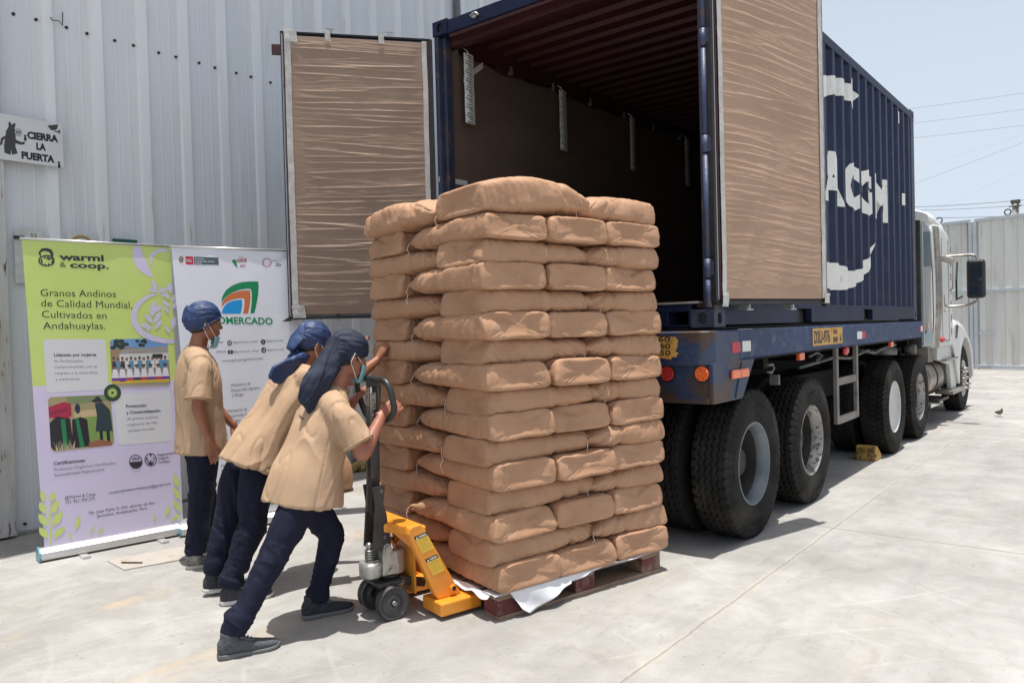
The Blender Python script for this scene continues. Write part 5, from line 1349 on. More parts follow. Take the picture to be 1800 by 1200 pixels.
# big pale ornament
mb = MB()
b1.strip(mb, [(242, 430), (240, 440), (243, 455), (250, 470), (259, 481), (267, 488)], lambda t: 4+17*math.sin(math.pi*min(1, t*1.0+.05)), .0008)
b1.strip(mb, [(268, 473), (264, 462), (266, 450), (273, 443), (284, 440), (296, 441), (300, 444)], lambda t: 1+6*math.sin(math.pi*t), .0008)
b1.strip(mb, [(276, 520), (262, 524), (248, 533), (238, 546), (234, 560), (237, 576), (248, 590), (266, 600), (288, 605), (308, 606)], lambda t: 2+9*math.sin(math.pi*min(1, t*.8+.05)), .0014)
mb.build('ornament', M_lav, cloth)
mb = MB()
for x, y, l, w_, a in ((275, 515, 22, 9, -112), (276, 517, 16, 7, -160), (278, 517, 18, 8, -25), (280, 521, 12, 4, 12), (266, 562, 30, 12, -78), (270, 553, 18, 9, -40), (268, 573, 22, 9, -130), (271, 573, 24, 9, -62), (268, 583, 24, 8, -160), (272, 584, 20, 8, -55), (262, 590, 22, 6, -110), (301, 520, 22, 9, -100), (299, 530, 18, 7, -130), (303, 535, 20, 8, -60), (298, 545, 18, 7, -130), (303, 548, 18, 7, -60), (297, 556, 16, 6, -120), (303, 585, 24, 9, -80), (300, 592, 18, 6, -130)):
    b1.leaf(mb, x, y, l, w_, a, .002)
mb.each('leaf_print', M_lav, cloth)
mb = MB()
for x, y, l, w_, a in ((80, 905, 22, 11, -118), (90, 905, 26, 12, -62), (82, 925, 24, 12, -125), (92, 925, 30, 13, -55), (83, 945, 22, 12, -130), (93, 945, 28, 10, -40), (78, 885, 20, 9, -105), (90, 885, 18, 9, -75), (132, 932, 26, 8, -72), (158, 938, 14, 4, -60), (125, 948, 12, 4, -100), (170, 940, 16, 4, -45), (314, 860, 24, 9, -110), (317, 880, 24, 9, -120), (318, 900, 24, 9, -125), (292, 908, 20, 7, -70), (300, 918, 14, 5, -50), (270, 918, 12, 4, -80), (318, 915, 16, 6, -130)):
    b1.leaf(mb, x, y, l, w_, a, .0022)
mb.each('leaf_print', M_lime, cloth)
mb = MB(); b1.strip(mb, [(89, 965), (90, 930), (87, 890)], 1.6, .0018)
b1.text(mb, 'l', 88, 955, 90, 955, 50, .0, .0014); mb.build('leaf_stem', M_lime, cloth)
# logo
mb = MB()
b1.ring(mb, 81.5, 460, 13.3, 2.6, .0012, 5, 355, 9.2); b1.strip(mb, [(71, 452), (69, 445), (74, 440), (81, 439.5), (88, 442), (91, 448), (90, 455), (86, 458)], lambda t: 2+4*math.sin(math.pi*t), .0013)
for x, y, l, a in ((75, 466, 9, -115), (72, 462, 6, -80), (90, 466, 9, -70), (93, 462, 6, -100), (81, 458, 6, -60), (79, 470, 5, -90), (86, 470, 6, -100), (76, 456, 5, -40), (84, 452, 8, 80)): b1.leaf(mb, x, y, l, 3, a, .0013)
mb.build('logo', M_pink, cloth)
mb = MB()
b1.text(mb, 'warmi', 103.5, 458.5, 182, 460.5, 11.5, .035); b1.text(mb, '&', 104.5, 471, 116, 472, 9, .0); b1.text(mb, 'coop.', 122.5, 472.5, 191, 474.5, 10.5, .035)
mb.build('lettering', M_pink, cloth)
mb = MB()
for t, x0, y0, x1, y1, c in (('Granos Andinos', 71.5, 524.5, 203.5, 526.5, 12.5), ('de Calidad Mundial,', 72.5, 543.5, 232, 546.5, 12.5), ('Cultivados en', 74, 563.5, 187, 565.5, 12.5), ('Andahuaylas.', 76, 584, 185, 584, 12.5)): b1.text(mb, t, x0, y0, x1, y1, c)
mb.build('lettering', M_pgreen, cloth)
mb = MB(); b1.rrect(mb, [(76, 602.5), (184.5, 602), (190.5, 691), (82.5, 697)], 6); b1.rrect(mb, [(199, 699.5), (299.5, 692.5), (303.5, 780), (208, 788)], 6); cards = mb.build('text_card', M_card, cloth)
mb = MB()
b1.text(mb, 'Liderado por mujeres', 95, 633, 169, 632, 5.2, .025, .0014)
mb2 = MB()
for t, x0, y0, x1, y1 in (('de Andahuaylas,', 95, 643.5, 147, 643), ('comprometidas con el', 96, 654, 170, 653), ('respeto a la naturaleza', 97, 665, 172, 663.5), ('y tradiciones.', 97.5, 676, 141, 674.5)): b1.text(mb2, t, x0, y0, x1, y1, 5, 0, .0008)
b1.text(mb, 'Producción', 220.5, 723, 257, 721, 5, .025, .0014); b1.text(mb, 'y Comercialización', 221.5, 734, 282, 730, 5, .025, .0014)
for t, x0, y0, x1, y1 in (('de granos andinos', 222.5, 744.5, 278, 741), ('orgánicos de alta', 223, 755, 276, 750.5), ('calidad mundial.', 224, 765.5, 273, 761)): b1.text(mb2, t, x0, y0, x1, y1, 4.8, 0, .0008)
b1.text(mb, 'Certificaciones:', 94.5, 822.5, 150, 816.5, 5.8, .02)
for t, x0, y0, x1, y1 in (('Productos Orgánicos Certificados', 95, 833, 202, 820.5), ('Sostenibilidad Regenerativa', 96, 842.5, 183, 831.5)): b1.text(mb2, t, x0, y0, x1, y1, 5, 0)
for t, x0, y0, x1, y1, c in (('@Warmi & Coop.', 114, 881, 168.5, 873.5, 5.4), ('+51 951 759 275', 114.5, 889, 166, 881.5, 5.4), ('cooperativawarmitarpuy@gmail.com', 190.5, 871.5, 300, 855, 5), ('Pje. Juan Pablo II, S/N, distrito de San', 156, 906, 271, 887.5, 5), ('Jerónimo. Andahuaylas, Perú.', 170, 911.5, 259.5, 896.5, 5)): b1.text(mb, t, x0, y0, x1, y1, c)
b1.text(mb, 'Regenerative', 277, 806.5, 309, 802.5, 4, .01); b1.text(mb, 'Organic', 277.5, 813, 297, 810, 4, .01); b1.text(mb, 'Certified', 278, 819, 299, 817, 4, .01)
mb.build('lettering', M_pink, cloth); mb2.build('lettering', M_gray, cloth)
# certification seals and round emblem
mb = MB(); b1.ring(mb, 238, 816, 11.3, 1.4, .0013); b1.poly(mb, [(227.5, 817)]+[(238+10.6*math.cos(R(a)), 816+10.6*math.sin(R(a))) for a in range(175, 4, -10)]+[(248.5, 815)], .0025)
b1.text(mb, 'USDA', 231, 814, 245.5, 812.5, 5, .03)
b1.ring(mb, 264.5, 812.5, 10.2, 1.6, .0013); b1.text(mb, 'R', 256.5, 814.5, 261, 814, 5, .03); b1.text(mb, 'O', 268, 813.5, 273, 813, 5, .03)
for x, y, l, a in ((264.5, 822, 10, -90), (264, 822, 9, -125), (265, 822, 9, -55), (264.5, 808, 6, -90)): b1.leaf(mb, x, y, l, 3, a, .0013)
mb.build('seal', M_pink, cloth)
mb = MB(); b1.text(mb, 'ORGANIC', 231.5, 821.3, 246.5, 819.8, 3.6, .02, .0022); mb.build('lettering', M_card, cloth)
mb = MB(); b1.disc(mb, 197, 697, 15, off=.0018, n=32); em = mb.build('emblem', M_pgreen, cloth)
mb = MB()
for i in range(16): a = 22.5*i; b1.leaf(mb, 197+2*math.cos(R(a)), 697+2*math.sin(R(a)), 7.5, 1.7, a, .0024)
mb.build('sunburst', M_lime, em)
# printed photographs
def printed(b, corners, shapes, seed, name='printed_photo'):
    (ax, ay), (bx, by), (cx_, cy_), (dx_, dy_) = corners
    def T(u, v): x = (ax*(1-u)+bx*u)*(1-v)+(dx_*(1-u)+cx_*u)*v; y = (ay*(1-u)+by*u)*(1-v)+(dy_*(1-u)+cy_*u)*v; return (x, y)
    cols = []; mb = MB(); lay = .0010
    for col, pts in shapes:
        if col not in cols: cols.append(col)
        mb.mi = cols.index(col); b.poly(mb, [T(u, v) for u, v in pts], lay); lay += .00002
    return mb.build(name, [pm('photo_ink', c, .4) for c in cols], cloth, fix=False)
def el(x, y, rx, ry, n=10): return [(x+rx*math.cos(2*math.pi*i/n), y+ry*math.sin(2*math.pi*i/n)) for i in range(n)]
def rc(x0, y0, x1, y1): return [(x0, y0), (x1, y0), (x1, y1), (x0, y1)]
def rq(x0, y0, x1, y1, r=.05): return [(x0+r, y0), (x1-r, y0), (x1, y0+r), (x1, y1-r), (x1-r, y1), (x0+r, y1), (x0, y1-r), (x0, y0+r)]
rp = random.Random(3); sh = [((.30, .25, .20), rq(0, 0, 1, 1)), ((.16, .33, .62), [(0.02, 0.03), (.05, 0), (.95, 0), (1, .05), (1, .22), (.6, .2), (0, .24)]), ((.33, .23, .14), [(0, .22), (.3, .17), (.55, .2), (1, .3), (1, .45), (0, .45)]),
      ((.33, .32, .30), [(.2, .22), (1, .17), (1, .30), (.15, .33)]), ((.62, .62, .60), rc(.15, .31, .999, .46)), ((.03, .04, .03), rc(.72, .33, .9, .42))]
for i in range(14): sh.append(((.03, .05, .03), el(rp.uniform(.05, .28), rp.uniform(.03, .2), .05, .04)))
for i in range(8): sh.append(((.03, .05, .03), el(rp.uniform(.45, .62), rp.uniform(.02, .15), .035, .03)))
sh.append(((.42, .36, .29), [(.06, .88), (.95, .9), (1, .95), (.95, 1), (.05, 1), (0, .95)]))
for i in range(13):
    x = .05+i*.074; sh += [((.05, .05, .05), el(x, .40+.02*(i % 2), .022, .035)), ((.30, .16, .11), el(x, .43, .015, .025)), (rp.choice([(.70, .70, .72), (.66, .66, .68), (.10, .28, .45), (.05, .05, .07)]), rc(x-.03, .46, x+.032, .62))]
for i in range(8):
    x = .06+i*.124; sh += [((.72, .72, .75), [(x-.035, .62), (x+.035, .62), (x+.065, .82), (x-.065, .82)]), (rp.choice([(.16, .05, .30), (.45, .05, .08), (.05, .04, .10)]), rc(x-.065, .80, x+.065, .88)), ((.62, .45, .05), rc(x-.06, .86, x+.06, .92)), ((.02, .02, .02), el(x, .555, .036, .022)), ((.28, .14, .09), el(x, .59, .018, .028))]
printed(b1, [(192, 602.5), (294, 600), (300, 684), (197, 688.5)], sh, 3)
rp = random.Random(5); sh = [((.36, .30, .16), rq(0, 0, 1, 1)), ((.20, .26, .13), [(.3, 0), (.95, 0), (1, .05), (1, .12), (.3, .16)]), ((.20, .32, .09), [(.45, .4), (1, .35), (1, .85), (.5, .9)]), ((.55, .42, .24), [(.4, .3), (.8, .26), (.85, .4), (.4, .42)]),
      ((.40, .02, .07), [(0, .18), (.25, .1), (.36, .14), (.36, .36), (.3, .42), (0, .38)]), ((.25, .02, .05), [(0, .28), (.3, .22), (.3, .27), (0, .33)]), ((.018, .018, .022), [(0, .48), (.12, .36), (.33, .42), (.36, .97), (.05, .98), (0, .9)]),
      ((.018, .018, .022), [(.36, .44), (.5, .4), (.60, .46), (.62, .97), (.34, .97)]), ((.02, .20, .08), [(.18, .42), (.25, .42), (.27, .97), (.20, .97)]), ((.02, .20, .08), [(.41, .42), (.46, .41), (.53, .97), (.46, .97)]),
      ((.03, .035, .07), el(.46, .24, .045, .10)), ((.25, .15, .1), el(.45, .13, .02, .03)), ((.02, .02, .03), el(.78, .11, .09, .035)), ((.03, .03, .04), el(.79, .08, .05, .05)), ((.025, .045, .06), [(.74, .16), (.86, .14), (.97, .3), (.99, .72), (.72, .70), (.76, .4)]), ((.015, .015, .02), rc(.78, .70, .83, .94)), ((.015, .015, .02), rc(.89, .70, .94, .94)), ((.30, .12, .07), [(.6, .9), (.78, .86), (.97, .93), (.95, .99), (.6, .99)])]
for i in range(26): x = rp.uniform(.08, .36); a = rp.uniform(-.05, .05); sh.append(((.70, .60, .40), [(x, .98), (x+a, rp.uniform(.78, .9)), (x+.008, .98)]))
printed(b1, [(84, 705), (193.5, 700), (200.5, 788), (90, 800)], sh, 5)

# ---- white banner
b2 = Banner([(301, 433), (515, 441), (548, 885), (345, 922)], [(-3.565, -1.70), (-3.20, -.80)], .04, .005, 4.0)
bn2 = thing('rollup_banner', 'white roll-up banner reading AGROMERCADO behind the three workers', 'banner', b2.b0)
mb = MB(); mb.grid(lambda a, b: b2.Q(a, b), 40, 60); cloth = mb.build('cloth', M_bwhite, bn2, fix=False)
bframe(b2, bn2)
M_lg, M_lo, M_lb = pm('print_green', (.0, .24, .085)), pm('print_orange', (.62, .17, .05)), pm('print_blue', (.005, .30, .72))
mb = MB(); b2.poly(mb, cr([(390.5, 534), (392, 524), (398, 513), (408, 504.5), (422, 498.5), (436, 496.3), (455, 495.8)])+cr([(456, 504), (455, 520), (452, 537), (448.5, 552.5)])+cr([(441.5, 553), (443.5, 535), (443.8, 518), (442, 509.5)])+cr([(438, 508.8), (425, 510.5), (412, 515), (401, 521.5), (394, 529)]))
mb.build('logo', M_lg, cloth)
mb = MB(); b2.poly(mb, cr([(391, 542), (393, 532.5), (402, 521.5), (415, 515), (430, 512.3), (441, 512.2)])+cr([(441.8, 525), (440, 540), (437.5, 553)])+cr([(428.5, 553.3), (431, 538), (431, 527)])+cr([(429, 526.3), (420, 526.5), (407, 529.5), (397, 535)]))
mb.build('logo', M_lo, cloth)
mb = MB(); b2.poly(mb, cr([(391, 553.6), (393.5, 544), (402, 534.5), (414, 530), (427, 528.8)])+cr([(427.3, 540), (424.5, 553.6)])); mb.build('logo', M_lb, cloth)
mb = MB(); b2.text(mb, 'AGROMERCADO', 346, 570.5, 481, 572.5, 12, .028); mb.build('lettering', M_lg, cloth)
mb = MB(); b2.poly(mb, [(326.5, 451), (340, 451.5), (341, 466), (327.5, 465.5)]); rb = mb.build('red_block', pm('print_red', (.62, .01, .03)), cloth)
mb = MB(); b2.poly(mb, [(341.3, 451.7), (385, 453.3), (386, 466.5), (342.3, 466)]); mb.build('grey_block', pm('print_slate', (.075, .115, .13)), cloth)
mb = MB(); b2.text(mb, 'PERÚ', 328.5, 461, 338.5, 461.3, 5, .03, .0014)
for t, x1, y in (('Ministerio', 360, 456.8), ('de Desarrollo Agrario', 378, 461.4), ('y Riego', 356, 465.2)): b2.text(mb, t, 343.5, y, x1, y+.3, 2.9, .02, .0014)
mb.build('lettering', M_card, cloth)
mb = MB(); b2.disc(mb, 319, 456, 4.2, 5.2); mb.build('crest', pm('print_brown', (.22, .15, .13)), cloth)
mb = MB(); b2.disc(mb, 319, 455, 2, 2.6, .0013); b2.strip(mb, [(315, 461), (319, 462.5), (323, 461)], 1.6, .0013); mb.build('crest', pm('print_gold', (.55, .35, .22)), cloth)
mb = MB(); b2.poly(mb, [(409, 459), (413, 456), (416, 458), (418, 462), (417, 465), (419, 469), (418.5, 471.5), (414, 467), (411, 463)]); mb.build('map_logo', M_lg, cloth)
mb = MB(); b2.text(mb, 'Con', 422, 454.5, 430, 454, 2.8, .01); b2.text(mb, 'PUNCHE', 418.5, 462, 435, 460.5, 5.4, .05); b2.text(mb, 'PERÚ', 424, 471, 433, 469.5, 4.2, .02)
for i in range(24): a = 15*i; b2.leaf(mb, 470+5.4*math.cos(R(a)), 462+5.6*math.sin(R(a)), 3.6, 1.1, a+25, .0013)
mb.build('lettering', pm('print_crimson', (.40, .06, .08)), cloth)
mb = MB(); b2.text(mb, 'BICENTENARIO', 480, 459.5, 498, 460, 2, .01); b2.text(mb, 'PERÚ', 485, 463.5, 493, 463.7, 2, .01); b2.text(mb, '2024', 485, 468, 495, 468.2, 3.6, .03)
b2.text(mb, '@midagri', 377, 606.3, 394, 605.3, 3.2); b2.text(mb, '@agromercado_midagri', 411, 606, 455, 604, 3.2); b2.text(mb, '@Agromercado_', 470, 603.3, 501, 602, 3.2)
b2.text(mb, 'MIDAGRI', 382, 623.2, 399, 622.3, 3.6); b2.text(mb, '@agromercado_midagri', 412, 622.5, 457, 620.3, 3.2); b2.text(mb, '@agromercado', 471, 619.3, 500, 617.6, 3.2)
b2.text(mb, 'www.gob.pe/agromercado', 392, 639.3, 464, 634, 4.4)
for x, y in ((408, 682.5), (402, 727.5), (390, 823), (378, 866)):
    b2.text(mb, 'Ministerio de', x, y, x+34, y-3.6, 5); b2.text(mb, 'Desarrollo Agrario', x+.5, y+9, x+50, y+3.7, 5); b2.text(mb, 'y Riego', x+1, y+17.5, x+22, y+15.2, 5)
mb.build('lettering', pm('print_text', (.10, .10, .12)), cloth)
mb = MB()
for x, y in ((405, 605.5), (464, 603.5), (465, 618)): b2.disc(mb, x, y, 4.3, 4.7)
b2.rrect(mb, [(401.5, 618.5), (411, 618), (411.3, 624.5), (402, 625)], 1.5); mb.each('icon', M_pink, cloth)
mb = MB(); b2.poly(mb, [(405.3, 619.8), (408.3, 621.4), (405.4, 623.2)], .0013); b2.ring(mb, 405, 605.5, 1.6, .7, .0013); b2.strip(mb, [(403, 603.2), (407.2, 603), (407.4, 607.8), (403, 608), (403, 603.2)], .7, .0013)
b2.text(mb, 'X', 462, 606, 466, 605.8, 5, 0, .0013); b2.text(mb, 'd', 463, 620.5, 467, 620.3, 4.4, .02, .0013); mb.build('icon_mark', M_card, cloth)
mb = MB(); uL, vL = b2.uv(352, 908); 
for a_, b_ in ((.955, .975),): mb.grid(lambda u, v: b2.Q(u, a_+(b_-a_)*v, .002), 20, 1)
mb.build('teal_line', pm('print_teal', (.02, .35, .33)), cloth)

# ------------------------------------------------------------------ people
M_skin = mat('skin', (.26, .105, .058), (.32, .135, .078), 7, .45, c3=(.22, .075, .045), s3=14, bump=.15, bscale=120, bdist=.002, spec=.4)
M_skin2 = mat('skin_ruddy', (.30, .12, .072), (.36, .15, .095), 7, .45, c3=(.33, .105, .07), s3=10, bump=.15, bscale=120, bdist=.002, spec=.4)
M_hair = mat('hair', (.012, .010, .009), (.02, .017, .015), 40, .5)
M_shirt = mat('shirt_beige', (.41, .272, .170), (.45, .305, .192), 3, .85, bump=.45, bscale=14, bdist=.006, c3=(.38, .25, .155), s3=7)
M_trs = mat('trousers_navy', (.0055, .007, .020), (.010, .012, .030), 4, .8, bump=.5, bscale=12, bdist=.006, c3=(.022, .025, .045), s3=9, con3=(.6, .78), spec=.25)
M_cap = mat('cap_blue', (.012, .032, .100), (.020, .048, .140), 5, .55, bump=.5, bscale=18, bdist=.004)
M_capd = mat('cap_navy', (.006, .011, .030), (.011, .018, .042), 5, .75, bump=.5, bscale=18, bdist=.004)
M_mask = mat('face_mask', (.22, .50, .55), (.28, .56, .60), 9, .6, bump=.4, bscale=30)
M_loop = mat('ear_loop', (.75, .75, .74), rough=.7)
M_lip = mat('lip', (.20, .06, .045), rough=.45)
M_eyew = mat('eye_white', (.65, .62, .58), rough=.2)
M_hem = mat('shirt_hem', (.40, .265, .165), rough=.85)

def frame_pts(o, fwd):
    f = V(fwd).normalized(); r = V((f.y, -f.x, 0))
    return lambda s, w_, z: V((o[0], o[1], 0))+f*s+r*w_+V((0, 0, z))
def hand(mb, wrist, d, pn, side=1, curl=(.3, .35, .3), spread=.10, thumb=(.6, .3), sc=1.0, pl=.085):
    """wrist point, finger direction d, palm normal pn (side the fingers curl to); side: thumb towards +lat or -lat"""
    d = V(d).normalized(); pn = (V(pn)-d*V(pn).dot(d)).normalized(); lat = d.cross(pn)*side
    mb.tube([wrist-d*.03, wrist, wrist+d*.03*sc, wrist+d*pl*.75*sc, wrist+d*pl*1.02*sc], [(.026*sc, .019*sc), (.025*sc, .018*sc), (.034*sc, .016*sc), (.041*sc, .0145*sc), (.037*sc, .011*sc)], 16, ref=lat, sub=3, ex=2.6)
    for k, (off, ln, st_) in enumerate(((.030, .074, .0), (.010, .083, .004), (-.010, .077, .002), (-.029, .060, -.006))):
        base = wrist+d*(pl+st_)*sc+lat*off*sc; dd = (d+lat*(off*spread*12)).normalized(); pts = [base-d*.02]; p = base; ang = 0
        rr = [.0095, .0098, .0088, .0080, .0070, .0045]; L3 = [ln*.45, ln*.30, ln*.25]
        pts = [base-dd*.022, base]; cc = [c*(1+.12*(k-1.5)) for c in curl]
        for j in range(3):
            ang += cc[j]*1.0; v_ = dd*math.cos(ang)+pn*math.sin(ang); p = p+v_*L3[j]*sc; pts.append(p)
        pts.append(p+v_*.006)
        mb.tube(pts, [r_*sc for r_ in rr], 10, ref=lat, sub=3)
    b = wrist+d*.022*sc+lat*.024*sc; t1 = (d*math.cos(thumb[0])+lat*math.sin(thumb[0])+pn*.35).normalized(); t2 = (t1+pn*thumb[1]+d*.35).normalized()
    mb.tube([b-t1*.012, b+t1*.014, b+t1*.044, b+t1*.044+t2*.026, b+t1*.044+t2*.040], [.013*sc, .0145*sc, .0115*sc, .0098*sc, .006*sc], 10, ref=pn, sub=3)

def head_parts(mb, c, F, U, sc=1.0):
    F = V(F).normalized(); U = (V(U)-F*V(U).dot(F)).normalized(); Rr = F.cross(U)
    M = Matrix(((F.x, Rr.x, U.x, c[0]), (F.y, Rr.y, U.y, c[1]), (F.z, Rr.z, U.z, c[2]), (0, 0, 0, 1))) @ Matrix.Scale(sc, 4)
    B = lambda p, a, b, d: mb.ball(p, a, b, d, M, 18, 14)
    B((-.012, 0, .022), .097, .076, .092); B((.022, 0, -.045), .066, .060, .072); B((.010, 0, -.075), .062, .056, .040)
    B((.058, 0, -.102), .025, .024, .018); B((.045, .030, -.085), .032, .018, .022); B((.045, -.030, -.085), .032, .018, .022)
    B((.083, 0, -.018), .014, .011, .030); B((.094, 0, -.036), .016, .0125, .013); B((.086, .012, -.042), .011, .009, .008); B((.086, -.012, -.042), .011, .009, .008)
    B((.076, 0, .014), .018, .048, .011); B((.062, .038, -.030), .024, .020, .020); B((.062, -.038, -.030), .024, .020, .020)
    B((.080, 0, -.066), .013, .024, .0065); B((.080, 0, -.079), .013, .021, .0065); B((.072, 0, -.072), .014, .03, .022)
    for s_ in (1, -1):
        B((-.004, s_*.077, -.022), .017, .007, .030); B((-.010, s_*.083, -.012), .016, .006, .020); B((.0, s_*.078, -.048), .010, .006, .010)
        B((.066, s_*.031, -.008), .014, .014, .009)
    return M
def limb(mb, pts, rad, ref=None, n=18, sub=5): mb.tube(pts, rad, n, ref=ref, sub=sub)

def finish(mb, name, m, parent, voxel, smooth=3, disp=None, fac=.5):
    me = mb.mesh(name, [m], fix=False); me = realise(me, voxel, smooth, fac)
    if disp: displace(me, disp)
    for p in me.polygons: p.use_smooth = True
    return link(name, me, parent)

def cloth_fold(seed, axis_fn, amp=.006, f1=(9, 9, 3), f2=(22, 22, 8)):
    """folds follow fields that vary slowly along the local pull direction"""
    def fn(p, n):
        d = axis_fn(p) if axis_fn else V((0, 0, 1))
        # reduce coordinate along the pull direction d
        q = p-d*p.dot(d)*.80
        q += V((noise.noise(p*3+V((seed, 0, 0))), noise.noise(p*3+V((0, seed, 0))), noise.noise(p*3)))*.05
        a = noise.noise(q*9+V((seed, seed, 0))); b = noise.noise(q*19+V((0, seed, 3)))
        c = max(0, 1-abs(noise.noise(q*7+V((seed*2, 5, 0))))*4.5)**2
        c2 = max(0, 1-abs(noise.noise(q*14+V((seed*3, 1, 9))))*5)**2
        return float(amp*(1.0*a+.4*b+.75*c-.55*c2))
    return fn

def shoe(parent, F3, heel, toe, w_, upper, sole_m, pitch_=0, lace=True):
    """heel and toe: ground-level world points of the sole"""
    h, t = V(heel), V(toe); ax = (t-h); L_ = ax.length; ax.normalize(); lat = V((ax.y, -ax.x, 0)).normalized(); up = lat.cross(ax); up = up if up.z > 0 else -up
    P = lambda x, y, z: h+ax*x*L_+lat*y+up*z
    mb = MB(); prof = [(-.005, .014), (.02, .026), (.12, .033), (.3, .034), (.5, .036), (.68, .044), (.8, .045), (.9, .038), (.97, .022), (1.0, .008)]
    rg = []
    for x, hw in prof: 
        zt = .020+.007*max(0, 1-x*2)+(.008 if x > .95 else 0); zb = .0+.014*max(0, (x-.82)/.18)**2+.006*max(0, (.06-x)/.06)
        rg.append([P(x, hw*a, zb+(zt-zb)*b) for a, b in ((-1, .15), (-.92, 0), (.92, 0), (1, .15), (1.04, .6), (.98, 1), (-.98, 1), (-1.04, .6))])
    mb.loft(rg, True, True)
    so = [mb]
    up_ = MB(); pts = [(.0, .052, .018, .026), (.04, .056, .026, .038), (.12, .056, .031, .042), (.24, .055, .032, .042), (.36, .052, .034, .039), (.48, .044, .037, .032), (.62, .036, .041, .025), (.76, .031, .042, .020), (.88, .028, .036, .016), (.96, .024, .022, .012), (.99, .022, .010, .006)]
    rr = [up_.ring(P(x, 0, z), lat*hw, up*hz, 20, 2.6) for x, z, hw, hz in pts]; up_.loft(rr, True, True)
    up_.tube([P(.20, 0, .065), P(.19, 0, .125)], [(.040, .046), (.037, .042)], 18, ref=lat, sub=3)
    u = finish(up_, 'shoe', upper, parent, .006, 4, lambda p, n: float(.0012*nz(p, 60)))
    s_ = so[0].build('sole', sole_m, u, bevel=.003)
    if lace:
        mb = MB()
        for i in range(5):
            x = .36+i*.055; zc = .099-i*.0092
            mb.tube([P(x, -.024, zc-.012), P(x+.012, 0, zc+.004), P(x+.03, .024, zc-.014)], .0028, 6, sub=2); mb.tube([P(x, .024, zc-.012), P(x+.012, 0, zc+.005), P(x+.03, -.024, zc-.014)], .0028, 6, sub=2)
        mb.tube([P(.36, .0, .095), P(.33, .02, .105), P(.37, .035, .09), P(.38, .01, .095), P(.35, -.02, .105), P(.38, -.035, .088)], .0028, 6, sub=3)
        mb.build('lace', mat('lace', (.16, .16, .18), rough=.8) if upper is not M_shoe1 else M_loop, u)
    return u
M_shoe1 = mat('shoe_grey', (.22, .205, .18), (.36, .34, .31), 9, .8, c3=(.10, .09, .085), s3=12, con3=(.5, .6), bump=.4, bscale=90)
M_shoe2 = mat('shoe_dark', (.022, .024, .032), (.040, .043, .055), 60, .8, bump=.5, bscale=150)
M_shoe3 = mat('shoe_charcoal', (.060, .064, .078), (.10, .105, .12), 90, .8, bump=.6, bscale=180)
M_sole1 = mat('sole_grey', (.42, .40, .36), (.52, .50, .46), 8, .7); M_sole2 = mat('sole_white', (.55, .54, .51), (.64, .63, .60), 8, .7); M_sole3 = mat('sole_dark', (.10, .105, .11), (.16, .16, .165), 8, .7)

